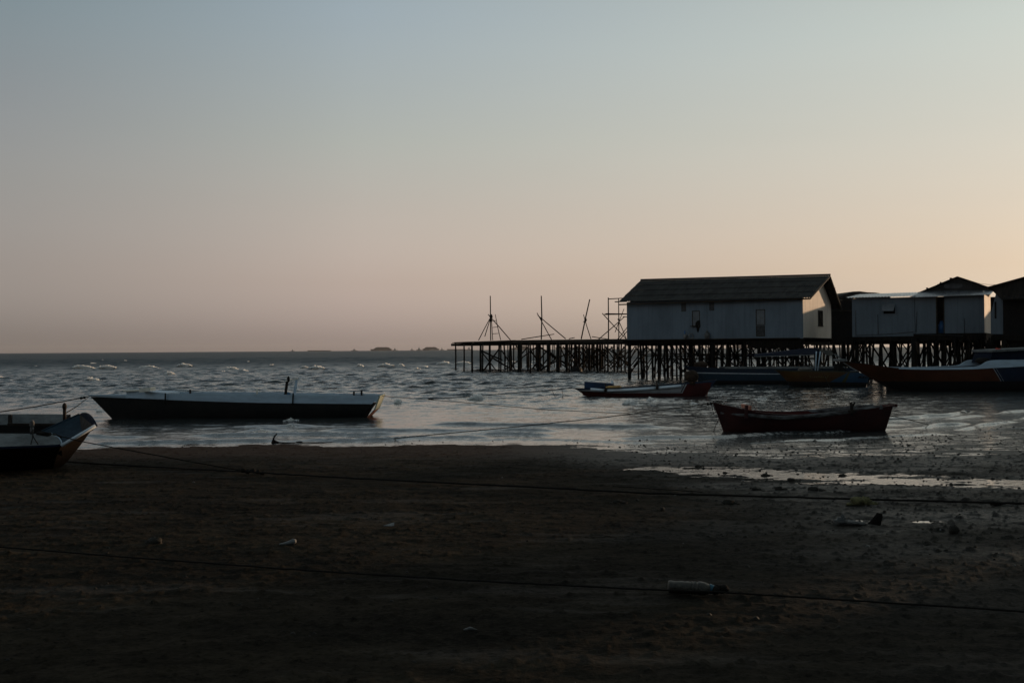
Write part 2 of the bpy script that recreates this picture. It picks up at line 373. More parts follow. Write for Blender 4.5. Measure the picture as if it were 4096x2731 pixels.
# standing water on the sand
m, nt, out = nodes('puddle_water')
tc = nt.nodes.new('ShaderNodeTexCoord')
nz = noise(nt, mapped(nt, tc.outputs['Object'], (2.0, 7.0, 1), 0.3), 2.2, 3, 0.5)
bsdf(nt, out, (0.012, 0.011, 0.009), 0.04, bump(nt, nz, 0.006, 0.6), 0.5, 2.8)
M['puddle'] = m
xs = np.linspace(1.85, 13.4, 80)
top = np.interp(xs, PUX, PUT) + 0.25 * np.clip((xs - 1.8) * 2, 0, 1); bot = np.interp(xs, PUX, PUB) - 0.5 * np.clip((xs - 1.8) * 2, 0, 1)
mb = MB(); mb.grid([[(x, b + (t - b) * k / 6, PUZ) for x, b, t in zip(xs, bot, top)] for k in range(7)])
kind(mb.build('puddle', 'puddle'), 'structure')
mb = MB()
for (cx, cy, a, b) in PU2:
    zz = sand_z(cx, cy) + 0.016
    mb.add([(cx + a * math.cos(t) * 1.1, cy + b * 1.3 * math.sin(t), zz) for t in np.linspace(0, 2 * math.pi, 24, endpoint=False)], [tuple(range(24))])
kind(mb.build('puddle', 'puddle'), 'structure')

# ------------------------------------------------------------------ sea
ys = []; y = 19.0
while y < 62: ys.append(y); y += 0.125
while y < 330: ys.append(y); y += 0.125 + (y - 62) * 0.0021
while y < 6200: ys.append(y); y *= 1.016
ys = np.array(ys); NC = 680
rr = np.linspace(-1, 1, NC); W = 0.68 * ys + 4
X = rr[None, :] * W[:, None]; Y = np.repeat(ys[:, None], NC, 1)
dyr = np.gradient(ys)[:, None]; dxr = (W * 2 / NC)[:, None]
seaD = Y - shore(X)
shelter = 0.86 * (1 - 0.55 * sstep(1, 8, X) * sstep(95, 60, Y))   # lee of the pier and the moored boats
shal = 0.012 + 0.988 * (0.13 * sstep(0.3, 6, seaD) + 0.87 * sstep(3, 42, seaD))
Zs = np.zeros_like(X); DX = np.zeros_like(X); DY = np.zeros_like(X); SL = np.zeros_like(X)
rnd = np.random.default_rng(3)
for k in range(74):
    lam = 0.42 * (17.0 ** (k / 73.0)) * rnd.uniform(0.9, 1.1)
    th = R(-96) + rnd.normal(0, 0.22 + 0.28 * (1 - k / 73.0))
    A = 0.0072 * lam ** 0.75 * rnd.uniform(0.4, 1.25)
    A *= 1.55 if lam < 1.3 else (1.15 if lam < 2.5 else 0.62)
    kx, ky = math.cos(th) * 2 * math.pi / lam, math.sin(th) * 2 * math.pi / lam
    fade = sstep(2.2, 4.5, lam / np.maximum(dyr, dxr * 0.8))
    env = 0.15 + 1.7 * fbm(X / (lam * 7) + k * 3.1, Y / (lam * 3), 2, 100 + k) if k % 2 == 0 else 1.0
    ph = kx * X + ky * Y + rnd.uniform(0, 6.28)
    a = A * fade * shal * env * shelter
    Zs += a * np.sin(ph); c = np.cos(ph) * a * 0.75
    DX += c * math.cos(th); DY += c * math.sin(th)
foam = np.zeros_like(X)
FOAM = [(295, 365, 1462, 1476, 1), (392, 452, 1466, 1477, 1), (562, 618, 1462, 1472, 1), (712, 758, 1456, 1468, 1), (660, 690, 1489, 1500, .9),
        (340, 392, 1513, 1524, .55), (910, 946, 1467, 1478, .85), (968, 995, 1476, 1488, .7), (885, 902, 1481, 1488, .6), (1245, 1290, 1465, 1479, 1),
        (1203, 1226, 1466, 1473, .7), (1515, 1568, 1458, 1469, 1), (1594, 1613, 1455, 1466, .9), (1428, 1450, 1459, 1468, .9), (1578, 1602, 1601, 1614, .9),
        (1130, 1186, 1674, 1688, .45), (1140, 1168, 1698, 1712, .4), (1370, 1397, 1650, 1666, .85), (1752, 1802, 1446, 1460, .9), (1822, 1882, 1446, 1459, .9), (1875, 1937, 1580, 1599, .95),
        (2498, 2552, 1600, 1618, .6), (2594, 2622, 1589, 1606, .7), (2768, 2792, 1611, 1620, .5), (2020, 2064, 1442, 1450, .8), (2130, 2150, 1443, 1450, .8),
        (2280, 2292, 1433, 1441, .6), (1690, 1712, 1461, 1470, .8), (1660, 1678, 1470, 1478, .6), (375, 405, 1637, 1648, .5), (1000, 1060, 1718, 1736, .35), (3040, 3075, 1590, 1602, .4)]
for i in range(16):                           # smaller broken crests between the big ones
    px = random.uniform(-100, 2500); py = random.choice((random.uniform(1430, 1475), random.uniform(1440, 1560)))
    w = random.uniform(6, 22) * (py - 1395) / 90; FOAM.append((px, px + w, py - 5 * (py - 1395) / 90, py, random.uniform(.2, .55)))
for (a, b, t, bo, s) in FOAM:
    q = PZ((a + b) / 2, bo); w = (b - a) / F * q.y; h = (bo - t) / F * q.y
    h = min(h, 0.42)
    i0, i1 = np.searchsorted(ys, (q.y - 4, q.y + 5)); sl = slice(i0, i1)
    dx = X[sl] - q.x; dy = Y[sl] - q.y - 0.35 + 0.25 * np.sin(dx / max(w, .3) * 3) - dx * 0.18
    gx = np.exp(-(np.abs(dx) / (w * 0.5)) ** 4); gw = np.exp(-(dx / (w * 1.0)) ** 2)
    py_ = np.where(dy < 0, np.exp(-(dy / 0.28) ** 2), np.exp(-(dy / 1.0) ** 2))
    Zs[sl] += h * py_ * (0.35 * gw + 0.25 * gx) * (0.85 + 0.3 * fbm(dx * 3 + a, dy * 3, 2, 7))
    fy = np.where(dy < 0, np.exp(-(dy / 0.45) ** 2), np.exp(-(dy / 0.30) ** 2))
    foam[sl] = np.maximum(foam[sl], s * gx * fy)
# low breakers running along the shore
for off, hh, wd in ((0.45, 0.022, 0.16), (1.25, 0.045, 0.22), (2.3, 0.05, 0.28), (3.6, 0.05, 0.34), (5.4, 0.06, 0.4)):
    c = seaD - off - (fbm(X * 0.25 + off * 9, Y * 0, 3, 17) - 0.5) * 2.2 - 0.10 * np.sin(X * 0.5 + off)
    e = sstep(0.42, 0.62, fbm(X * 0.33 + off * 31, Y * 0 + off, 2, 23))
    Zs += 1.5 * hh * e * np.where(c < 0, np.exp(-(c / (wd * 0.40)) ** 2), np.exp(-(c / (wd * 1.3)) ** 2))
    foam = np.maximum(foam, 0.34 * e * np.exp(-((c + wd * 0.4) / (wd * 0.5)) ** 2) * (off < 3))
foam = np.maximum(foam, 0.40 * np.exp(-((seaD - 0.12) / 0.16) ** 2) * sstep(0.40, 0.55, fbm(X * 1.2, Y * 1.2, 3, 5)))
m, nt, out = nodes('sea_water')
tc = nt.nodes.new('ShaderNodeTexCoord'); ob = tc.outputs['Object']
sx = N(nt, 'ShaderNodeSeparateXYZ'); nt.links.new(ob, sx.inputs[0])
def ncol(sc, vec, det=3):
    n = N(nt, 'ShaderNodeTexNoise', i_Scale=sc, i_Detail=det, i_Roughness=0.55); nt.links.new(vec, n.inputs['Vector'])
    v = nt.nodes.new('ShaderNodeVectorMath'); v.operation = 'SUBTRACT'; nt.links.new(n.outputs['Color'], v.inputs[0]); v.inputs[1].default_value = (.5, .5, .5); return v.outputs[0]
def vscale(v, f_):
    n = nt.nodes.new('ShaderNodeVectorMath'); n.operation = 'SCALE'; nt.links.new(v, n.inputs[0])
    if isinstance(f_, float): n.inputs['Scale'].default_value = f_
    else: nt.links.new(f_, n.inputs['Scale'])
    return n.outputs[0]
def vadd(a_, b_, op='ADD'):
    n = nt.nodes.new('ShaderNodeVectorMath'); n.operation = op; nt.links.new(a_, n.inputs[0])
    if isinstance(b_, tuple): n.inputs[1].default_value = b_
    else: nt.links.new(b_, n.inputs[1])
    return n.outputs[0]
r1 = ncol(2.2, mapped(nt, ob, (0.8, 1.5, 1), 0.1)); r2 = ncol(10.0, mapped(nt, ob, (0.8, 1.5, 1), -0.15)); r3 = ncol(0.42, mapped(nt, ob, (0.7, 1.4, 1), -0.1))
cal = N(nt, 'ShaderNodeAttribute', attribute_name='open_water')
near = cal.outputs['Fac']
far = ramp(nt, sx.outputs[1], 45, 230, 0, 1)
slope = vadd(vadd(vscale(r1, math_(nt, 'MULTIPLY', near, 0.55)), vscale(r2, math_(nt, 'MULTIPLY', near, 0.75))), vscale(r3, math_(nt, 'MULTIPLY', far, 1.2)))
slope = vadd(slope, (1, 1, 0), 'MULTIPLY')
ge = nt.nodes.new('ShaderNodeNewGeometry')
nrm = nt.nodes.new('ShaderNodeVectorMath'); nrm.operation = 'NORMALIZE'; nt.links.new(vadd(ge.outputs['Normal'], slope), nrm.inputs[0])
nb3 = nrm
at = N(nt, 'ShaderNodeAttribute', attribute_name='foam')
fn = noise(nt, mapped(nt, ob, (1, 1, 1)), 5.5, 6, 0.7)
fm = ramp(nt, math_(nt, 'MULTIPLY_ADD', fn, -0.85, math_(nt, 'ADD', at.outputs['Fac'], 0.18)), 0.0, 0.20)
w = nt.nodes.new('ShaderNodeBsdfPrincipled')
nt.links.new(mixc(nt, far, (0.030, 0.034, 0.033), (0.016, 0.032, 0.040)), w.inputs['Base Color']); w.inputs['Roughness'].default_value = 0.12
w.inputs['IOR'].default_value = 1.33; nt.links.new(nb3.outputs[0], w.inputs['Normal']); nt.links.new(math_(nt, 'MAXIMUM', math_(nt, 'MULTIPLY_ADD', far, .42, .10), ramp(nt, near, .30, .85, .17, .10)), w.inputs['Roughness']); nt.links.new(math_(nt, 'ADD', math_(nt, 'MULTIPLY_ADD', far, -.20, 1.40), ramp(nt, near, .28, .7, .38, 0)), w.inputs['IOR'])
fd = nt.nodes.new('ShaderNodeBsdfDiffuse'); fd.inputs[0].default_value = (0.88, 0.86, 0.82, 1)
ft = nt.nodes.new('ShaderNodeBsdfTranslucent'); ft.inputs[0].default_value = (0.88, 0.85, 0.80, 1)
fb = bump(nt, fn, 0.15); nt.links.new(fb, fd.inputs['Normal']); nt.links.new(fb, ft.inputs['Normal'])
fx = nt.nodes.new('ShaderNodeMixShader'); fx.inputs[0].default_value = 0.5
nt.links.new(fd.outputs[0], fx.inputs[1]); nt.links.new(ft.outputs[0], fx.inputs[2])
mx = nt.nodes.new('ShaderNodeMixShader'); nt.links.new(fm, mx.inputs[0])
nt.links.new(w.outputs[0], mx.inputs[1]); nt.links.new(fx.outputs[0], mx.inputs[2])
nt.links.new(mx.outputs[0], out.inputs['Surface'])
SEAX, SEAY, SEAZ = X + DX, Y + DY, Zs
kind(numpy_mesh('sea', X + DX, Y + DY, Zs, m, attr={'foam': foam, 'open_water': 0.28 + 0.22 * sstep(-0.2, 8, seaD) + 0.50 * sstep(5, 32, seaD)}), 'structure')

# breaking crests: flakes of froth thrown up on the listed waves
mb = MB(); rf = random.Random(21)
for (a, b_, t, bo, st) in FOAM:
    q = PZ((a + b_) / 2, bo); w = (b_ - a) / F * q.y * 1.15; h = min((bo - t) / F * q.y, .45)
    i = min(np.searchsorted(ys, q.y + .30), len(ys) - 1)
    nf = int(20 + 190 * min(w, 2.4) * st * st)
    if st < .5: nf //= 2
    prof = [rf.uniform(.35, 1) for _ in range(12)]
    if st >= .5:                              # the unbroken lip of the crest
        lo, hi = [], []
        for k in range(19):
            u = -1 + k / 9; e_ = max(1 - abs(u) ** 2.5, 0) * prof[min(int((u + 1) * 5.99), 11)] * rf.uniform(.6, 1.1)
            x = q.x + u * w * .5; y = q.y + .30 + u * w * .09
            j = int(np.clip(np.searchsorted(SEAX[i], x), 0, NC - 1)); z0_ = float(SEAZ[i, j])
            lo.append((x, y - .10, z0_ - .05)); hi.append((x + rf.gauss(0, .02), y + .06, z0_ - .02 + h * .55 * st * e_))
        mb.grid([lo, hi], 0, False)
    for _ in range(nf):
        u = rf.uniform(-1, 1); env = (1 - abs(u) ** 2.5) * prof[int((u + 1) * 5.99)]
        x = q.x + u * w * .5; y = q.y + .30 + u * w * .09 + rf.gauss(0, .10)
        j = int(np.clip(np.searchsorted(SEAX[i], x), 0, NC - 1)); z0_ = float(SEAZ[i, j])
        z = z0_ + h * (rf.random() ** 1.5) * env * .6 + .005
        r_ = rf.uniform(.4, 1.1) * (.012 + .0005 * q.y) * (.7 + .5 * st)
        th = rf.uniform(-.9, .9); tl = rf.uniform(-.7, .5)
        ax_ = Vector((math.cos(th), math.sin(th), rf.uniform(-.3, .3))) * r_ * 1.5; bx_ = Vector((rf.uniform(-.3, .3), math.sin(tl), math.cos(tl))) * r_ * .8
        c = Vector((x, y, z)); mb.add([c - ax_ - bx_ * .6, c + ax_ * .8 - bx_, c + ax_ + bx_ * .7, c - ax_ * .5 + bx_], [(0, 1, 2, 3)])
m, nt, out = nodes('froth')
fd = nt.nodes.new('ShaderNodeBsdfDiffuse'); fd.inputs[0].default_value = (0.9, 0.9, 0.88, 1)
ft = nt.nodes.new('ShaderNodeBsdfTranslucent'); ft.inputs[0].default_value = (0.9, 0.9, 0.88, 1)
fx = nt.nodes.new('ShaderNodeMixShader'); fx.inputs[0].default_value = 0.62
nt.links.new(fd.outputs[0], fx.inputs[1]); nt.links.new(ft.outputs[0], fx.inputs[2]); nt.links.new(fx.outputs[0], out.inputs['Surface'])
M['froth'] = m
kind(mb.build('sea_foam', 'froth'), 'stuff')

# ------------------------------------------------------------------ boats
def curve_interp(tab, n):
    """Catmull-Rom through table rows"""
    T = np.array(tab, float); k = len(T); o = []
    for i in range(n):
        u = i / (n - 1) * (k - 1); j = min(int(u), k - 2); t = u - j
        p0 = T[max(j - 1, 0)]; p1 = T[j]; p2 = T[j + 1]; p3 = T[min(j + 2, k - 1)]
        m1 = (p2 - p0) / 2 if j > 0 else p2 - p1; m2 = (p3 - p1) / 2 if j + 2 < k else p2 - p1
        o.append((2 * t**3 - 3 * t**2 + 1) * p1 + (t**3 - 2 * t**2 + t) * m1 + (-2 * t**3 + 3 * t**2) * p2 + (t**3 - t**2) * m2)
    return o
def hull(tab, yc, t=0.05, n=40, mi_out=0, mi_in=1, bulge=0.10):
    """tab rows: xg zg bg  xc zc bc  xk zk ; loft of sections gunwale-chine-keel-chine-gunwale, with an inner skin"""
    mb = MB(); outer = []; inner = []
    for xg, zg, bg, xc, zc, bc, xk, zk in curve_interp(tab, n):
        bg = max(bg, 0.012); bc = max(bc, 0.008)
        half = []
        for s in (0, .2, .4, .6, .8, 1):
            bb = bg + (bc - bg) * s; bb += bulge * min(bg, bc) * math.sin(s * math.pi)
            half.append((xg + (xc - xg) * s, bb, zg + (zc - zg) * s))
        for s in (.5, 1): half.append((xc + (xk - xc) * s, bc * (1 - s), zc + (zk - zc) * s))
        outer.append([(x, yc - b, z) for x, b, z in half] + [(x, yc + b, z) for x, b, z in half[-2::-1]])
        hi = []
        for i, (x, b, z) in enumerate(half):
            hi.append((x, max(b - t, 0.0), max(z, zk + t * 1.5) if i else z + 0.001))
        inner.append([(x, yc - b, z) for x, b, z in hi] + [(x, yc + b, z) for x, b, z in hi[-2::-1]])
    mb.grid(outer, mi_out); mb.grid(inner, mi_in)
    L = len(outer[0])
    for side in (0, L - 1):
        mb.grid([[o[side], i[side]] for o, i in zip(outer, inner)], mi_out, smooth=False)
    for e in (0, -1):
        mb.add(outer[e], [tuple(range(L))], mi_out)
        mb.add([Vector(p) + Vector((0.04 if e == 0 else -0.04, 0, 0)) for p in outer[e]], [tuple(range(L))], mi_in)
    return mb
def strake(tab, yc, t=0.04, n=40):
    """tab rows: xt zt bt xb zb bb ; a board along both sides"""
    mb = MB()
    rows = curve_interp(tab, n)
    for sgn in (-1, 1):
        mb.grid([[(a[0], yc + sgn * a[2], a[1]), (a[3], yc + sgn * a[5], a[4]), (a[3], yc + sgn * max(a[5] - t, 0), a[4]),
                  (a[0], yc + sgn * max(a[2] - t, 0), a[1])] for a in rows], 0, False, close=True)
        for e in (0, -1):
            a = rows[e]
            mb.add([(a[0], yc + sgn * a[2], a[1]), (a[3], yc + sgn * a[5], a[4]), (a[3], yc + sgn * max(a[5] - t, 0), a[4]), (a[0], yc + sgn * max(a[2] - t, 0), a[1])], [(0, 1, 2, 3)])
    return mb

# --- long white boat with black hull (left, afloat)
Yw = 32.6; O = P(355, 1586, Yw); O.z = 0
f = plane(O, 0.0); B = 0.66
def fx(px): return f(px, 1600)[0]
boat = tag(empty('long_boat', O), 'long black-hulled wooden boat with a white upper strake afloat off the beach', 'boat')
bs = [0.03, .42, .6, .68, .66, .60]; bc = [0.02, .26, .42, .5, .5, .44]
zs = [f(p, q, B - b_)[1] for (p, q), b_ in zip(((355, 1587), (520, 1594), (665, 1600), (1000, 1611), (1300, 1615), (1500, 1617)), bs)]
xs = [f(p, 1600, B - b_)[0] for p, b_ in zip((362, 520, 665, 1000, 1300, 1488), bs)]
ks = [f(p, 1672, B - b_)[0] for p, b_ in zip((470, 560, 680, 1000, 1300, 1447), bc)]
tab = [(xs[i], zs[i], bs[i], ks[i] - .08 * (i == 0), -0.05, bc[i], ks[i], -0.30) for i in range(6)]
hull(tab, B, 0.04).build('hull', ['black', 'dark'], boat)
tp = [f(p, q, B - b_)[1] for (p, q), b_ in zip(((352, 1579), (520, 1580), (665, 1574), (1000, 1576), (1300, 1580), (1515, 1582)), bs)]
xt = [f(p, 1600, B - b_)[0] for p, b_ in zip((350, 516, 665, 1000, 1300, 1513), bs)]
strake([(xt[i], tp[i], bs[i] + .05, xs[i], zs[i] + .012, bs[i] + .02) for i in range(6)], B).build('strake', 'white', boat)
mb = MB()                                     # raked transom
mb.prism([(xt[5] + .03, B - .64, tp[5]), (xt[5] + .03, B + .64, tp[5]), (xs[5] + .05, B + .56, f(1500, 1640)[1]), (xs[5] + .05, B - .56, f(1500, 1640)[1])], (.05, 0, 0)).build('transom', 'palegreen', boat)
mb = MB(); zz = f(1480, 1640)[1]
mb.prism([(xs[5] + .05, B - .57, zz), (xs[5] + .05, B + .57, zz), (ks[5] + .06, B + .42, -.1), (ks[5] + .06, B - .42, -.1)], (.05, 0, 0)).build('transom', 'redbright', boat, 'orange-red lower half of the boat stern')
mb = MB(); x0, x1 = fx(498), fx(668)           # raised foredeck box
za, zb_, ta, tb_ = zs[1] + .03, zs[2] + .03, f(498, 1560)[1], f(668, 1572)[1]
ya, yb2 = .50, .68
v8 = [(x0, B - ya, za), (x1, B - yb2, zb_), (x1, B + yb2, zb_), (x0, B + ya, za), (x0, B - ya, ta), (x1, B - yb2, tb_), (x1, B + yb2, tb_), (x0, B + ya, ta)]
mb.add(v8, [(0, 1, 5, 4), (1, 2, 6, 5), (2, 3, 7, 6), (3, 0, 4, 7), (4, 5, 6, 7), (3, 2, 1, 0)]); mb.build('foredeck', 'white', boat)
h0 = f(1138, 1526); h1 = f(1186, 1515)
mb = MB(); mb.bar((f(1132, 1574)[0], B - .4, .6), (f(1142, 1521)[0], B - .4, f(1142, 1521)[1]), .08, .06); mb.build('frame_post', 'iron', boat, 'dark stained post of the white frame')
mb = MB(); mb.bar((f(1168, 1574)[0], B - .4, .6), (f(1180, 1517)[0], B - .4, f(1180, 1517)[1]), .08, .06); mb.build('frame_post', 'white', boat)
mb = MB(); mb.bar((f(1136, 1524)[0], B - .4, f(1136, 1524)[1]), (f(1185, 1516)[0], B - .4, f(1185, 1516)[1] + .01), .08, .05); mb.build('frame_beam', 'cream', boat)
mb = MB(); q = f(1147, 1520); mb.lump((q[0], B - .42, q[1] + .02), .045, .05, .10, seed=3); mb.build('rope_coil', 'rope', boat)
mb = MB()
for p in (665, 1175, 870):
    a, b_ = f(p, 1574), f(p, 1612)
    if p != 870:
        mb = MB(); mb.tube([(a[0], B - .74, a[1] + .02), (b_[0] - .02, B - .73, b_[1] - .03)], .025, 6); mb.build('lashing', 'rope', boat)
for p, q0, q1, mat in ((990, 1560, 1580, 'cream'), (1392, 1572, 1583, 'iron'), (1424, 1566, 1582, 'iron'), (713, 1564, 1576, 'iron')):
    mb = MB(); a = f(p, q0); b_ = f(p, q1); mb.tube([(a[0], B + .55, b_[1] - .1), (a[0], B + .55, a[1])], [.03, .035], 8); mb.build('cleat', mat, boat)
# plank lying tilted over the foredeck
q0, q1 = P(512, 1563, Yw + .5), P(612, 1552, Yw + .5)
mb = MB(); mb.bar(P(505, 1562.5, Yw + .3), P(570, 1559.5, Yw + .3), .5, .05); mb.bar(P(567, 1561, Yw - .1), P(612, 1555.5, Yw - .1), .45, .12)
tag(mb.build('hatch_board', 'cream'), 'cream board lying tilted on the foredeck of the long black boat', 'board')
mb = MB(); c = P(1150, 1577, Yw + .4); mb.lump((c.x, c.y, c.z), .13, .13, .08, seed=9, jit=.03)
tag(mb.build('basin', 'blueb'), 'small blue basin by the white frame of the long black boat', 'basin')
mb = MB(); q = PZ(1343, 1561); mb.tube([(q.x, q.y, -1), (q.x, q.y, P(1343, 1551, q.y).z)], .07, 7); mb.tube([(q.x - .5, q.y, .03), (q.x, q.y, .06)], .03, 5)
tag(mb.build('mooring_stake', 'pile'), 'short dark stake standing in the water beyond the long black boat', 'stake')

# --- red rowboat on the wet sand (right)
Yr = 25.7; O = P(2853, 1730, Yr); O.z = 0.0
f = plane(O, 0.0); B = 0.62
boat = tag(empty('rowboat', O), 'small dark red rowboat with a grey log fender aground at the edge of the water', 'boat')
def q_(px, py, y=0): return f(px, py, y)
sheer = [(2853, 1611), (2925, 1626), (3050, 1650), (3200, 1658), (3350, 1650), (3480, 1634), (3573, 1621)]
keel = [(2897, 1724), (2935, 1729), (3050, 1734), (3200, 1735), (3350, 1735), (3470, 1734), (3541, 1730)]
bb = [.05, .34, .58, .64, .60, .44, .22]; kc = [.02, .20, .36, .42, .40, .26, .12]
tab = []
for i in range(7):
    yy = B - bb[i]; a = f(*sheer[i], yy); k = f(*keel[i], B - kc[i])
    tab.append((a[0], a[1], bb[i], k[0], -.01, kc[i], k[0], -.10))
hull(tab, B, 0.045, 44).build('hull', ['red', 'redin'], boat)
pts = []; rad = []
for i, (px, py, r_) in enumerate([(2884, 1650, .045), (2935, 1655, .05), (3000, 1660, .05), (3070, 1667, .052), (3130, 1670, .055), (3200, 1667, .055), (3280, 1660, .056), (3370, 1650, .058), (3450, 1639, .062), (3526, 1630, .066)]):
    t_ = i / 9 * 6; j = min(int(t_), 5); bw = bb[j] + (bb[j + 1] - bb[j]) * (t_ - j)
    a = f(px, py, B - bw - .05); pts.append((a[0], B - bw - .05, a[1])); rad.append(r_)
mb = MB(); mb.tube(pts, rad, 10, jit=.05); mb.build('fender_log', 'log', boat)
mb = MB(); mb.tube([(x, 2 * B - y_, z) for x, y_, z in pts], rad, 8, jit=.05); mb.build('fender_log', 'log', boat)
a = f(2985, 1620, .08); b_ = f(2982, 1672, .08)
mb = MB(); mb.bar((b_[0], .02, b_[1]), (a[0], .05, a[1]), .075, .08); mb.build('post', 'red', boat)
a = f(2990, 1626, .3); b_ = f(3014, 1634, .3)
mb = MB(); mb.prism([(a[0], .08, a[1] + .03), (a[0], .08, a[1] - .07), (a[0] + .02, 1.1, a[1] - .07), (a[0] + .02, 1.1, a[1] + .03)], (.05, 0, 0)); mb.build('thwart', 'sunlit_plank', boat)
mb = MB(); a = f(3405, 1652, .1); t_ = f(3410, 1609, .1)
mb.tube([(a[0], .12, a[1] - .05), (a[0] + .02, .12, a[1] + .15), (a[0] - .01, .12, t_[1])], [.05, .045, .04], 7, jit=.15)
mb.tube([(a[0] + .02, .12, a[1] + .16), (a[0] + .10, .12, t_[1] + .0)], [.035, .02], 6, jit=.15); mb.box(a[0] - .10, a[0] + .12, .05, .2, a[1] + .02, a[1] + .08)
mb.build('oar_crutch', 'iron', boat)
mb = MB(); a = f(3573, 1619, B); mb.box(a[0] - .05, a[0] + .02, B - .24, B + .24, a[1] - .04, a[1] + .035); mb.build('stern_cap', 'red', boat)
mb = MB()                                     # coil of line on the stem
for i in range(4):
    a = f(2862 + 9 * i, 1610 + i * 2, B); mb.tube([(a[0] + .06 * math.cos(t), B + .05 * math.sin(t * 1.3), a[1] + .02 + .035 * math.sin(t)) for t in np.linspace(0, 6.3, 14)], .010, 5)
a = f(2845, 1620, B)
mb.tube([(a[0], B, a[1] + .05), (a[0] + .03, B - .02, a[1] - .12), (a[0] + .06, B, a[1] - .24), (a[0] + .10, B - .02, a[1] - .18), (a[0] + .07, B, a[1]), (a[0] + .05, B, a[1] + .05)], .009, 5)
mb.build('rope_coil', 'rope', boat)
mb = MB(); a = f(2880, 1682, .3); b_ = f(2861, 1730, .3); mb.tube([(a[0], B - .1, a[1]), ((a[0] + b_[0]) / 2 - .01, B - .1, (a[1] + b_[1]) / 2), (b_[0], B - .1, b_[1])], .008, 5); mb.build('bow_line', 'rope', boat)

# --- striped boat with white pipes (middle distance)
O = P(2285, 1552, 46.6); O.z = 0; rs = R(-11); f = plane(O, rs); B = .55
boat = tag(empty('fishing_boat', O, rs), 'small fishing boat with white side panel, dark red stern and white pipes along its side', 'boat', 'fishing boats afloat near the stilt houses')
sh = [(2288, 1551), (2345, 1554), (2450, 1552), (2560, 1547), (2640, 1541), (2740, 1532), (2866, 1519)]
kl = [(2330, 1570), (2380, 1586), (2450, 1592), (2560, 1592), (2640, 1592), (2740, 1592), (2815, 1590)]
bb = [.03, .36, .52, .58, .58, .54, .46]; kc = [.02, .2, .34, .40, .40, .36, .26]
tab = []
for i in range(7):
    a = f(*sh[i], B - bb[i]); k = f(*kl[i], B - kc[i])
    tab.append((a[0], a[1], bb[i], k[0], k[1] + .02, kc[i], k[0], k[1] - .12))
def line(p, q, sg=1):                         # half-space test through two pixels, positive on the upper / left side
    a = f(*p); b_ = f(*q); nx, nz = -(b_[1] - a[1]), b_[0] - a[0]; L = math.hypot(nx, nz) * sg
    return (nx / L, 0, nz / L, (nx * a[0] + nz * a[1]) / L)
z_rim = [line((2340, 1558), (2870, 1527))]
hm = paint('striped_hull_paint', (0.065, 0.012, 0.010), (0.045, 0.010, 0.009), 2, 0.55, 0.003, 0.3, zones=(
    ((0.32, 0.33, 0.34), [line((2330, 1566), (2450, 1572)), line((2330, 1572), (2745, 1573)), line((2728, 1575), (2748, 1535))]),
    ((0.02, 0.012, 0.012), [line((2330, 1569), (2450, 1570.5)), line((2330, 1570), (2740, 1571)), line((2723, 1575), (2743, 1535))]),
    ((0.30, 0.315, 0.33), [line((2330, 1565), (2450, 1568.5)), line((2330, 1568), (2740, 1569)), line((2719, 1575), (2739, 1535))]),
    ((0.012, 0.012, 0.013), [line((2600, 1568), (2700, 1567)), line((2600, 1569), (2628, 1552)), line((2685, 1552), (2708, 1566)), ]),
    ((0.014, 0.03, 0.06), [line((2285, 1561), (2450, 1557)), line((2285, 1568), (2880, 1527))]),
    ((0.016, 0.03, 0.06), [line((2832, 1590), (2850, 1515), -1)]),
), grime=0.3)
hull(tab, B, .04).build('hull', [hm, 'dark'], boat)
mb = MB(); a = f(2819, 1588, .3); t_ = f(2838, 1545, .3)
mb.prism([(a[0] + .04, B - .24, a[1]), (a[0] + .04, B + .24, a[1]), (t_[0] + .0, B + .36, t_[1]), (t_[0] + .0, B - .36, t_[1])], (.035, 0, 0)); mb.build('transom', 'redbright', boat, 'sunlit orange lower stern')  # sunlight on the dark red stern put into a brighter orange
for x0, x1, y0, y1 in ((2363, 2420, 1556, 1561), (2427, 2625, 1561, 1552), (2633, 2725, 1551, 1543)):
    mb = MB(); a = f(x0, y0, -.08); b_ = f(x1, y1, -.08); mid = f((x0 + x1) / 2, (y0 + y1) / 2 + (2 if x1 - x0 > 100 else 0), -.08)
    mb.tube([(a[0], -.10, a[1]), (mid[0], -.12, mid[1]), (b_[0], -.08, b_[1])], .062, 12); mb.build('side_pipe', 'pipe', boat)
for x0, y0 in ((2423, 1559), (2629, 1549)):
    mb = MB(); a = f(x0, y0, -.08); mb.tube([(a[0] - .06, -.11, a[1]), (a[0] + .06, -.11, a[1])], .08, 10); mb.tube([(a[0], -.08, a[1]), (a[0] - .03, .02, a[1] + .30)], .03, 6); mb.build('pipe_bracket', 'iron', boat)
mb = MB(); a = f(2338, 1552, .3); b_ = f(2338, 1526, .3); c = f(2452, 1551, .3); d = f(2452, 1534, .3)
mb.prism([(a[0], .25, a[1]), (b_[0], .25, b_[1]), (d[0], .25, d[1]), (c[0], .25, c[1])], (0, .6, 0)); mb.build('engine_box', 'blue', boat)
a = P(2430, 1550, 46.3); b_ = P(2479, 1549, 46.0)
mb = MB(); mb.bar((a.x, a.y, a.z + .03), (b_.x, b_.y, b_.z + .03), .4, .06); mb.bar((a.x, a.y - .18, a.z + .06), (b_.x, b_.y - .18, b_.z + .06), .03, .07)
tag(mb.build('wooden_tray', 'yellowtray'), 'yellow wooden tray beside the white pipe on the striped boat', 'tray')
mb = MB(); a = f(2449, 1523, .35); b_ = f(2449, 1550, .35); mb.tube([(b_[0], .35, b_[1]), (a[0], .35, a[1])], .05, 10); mb.build('exhaust_pipe', 'pipe', boat)
c = P(2773, 1506, 45.4); e = P(2773, 1530, 45.4)
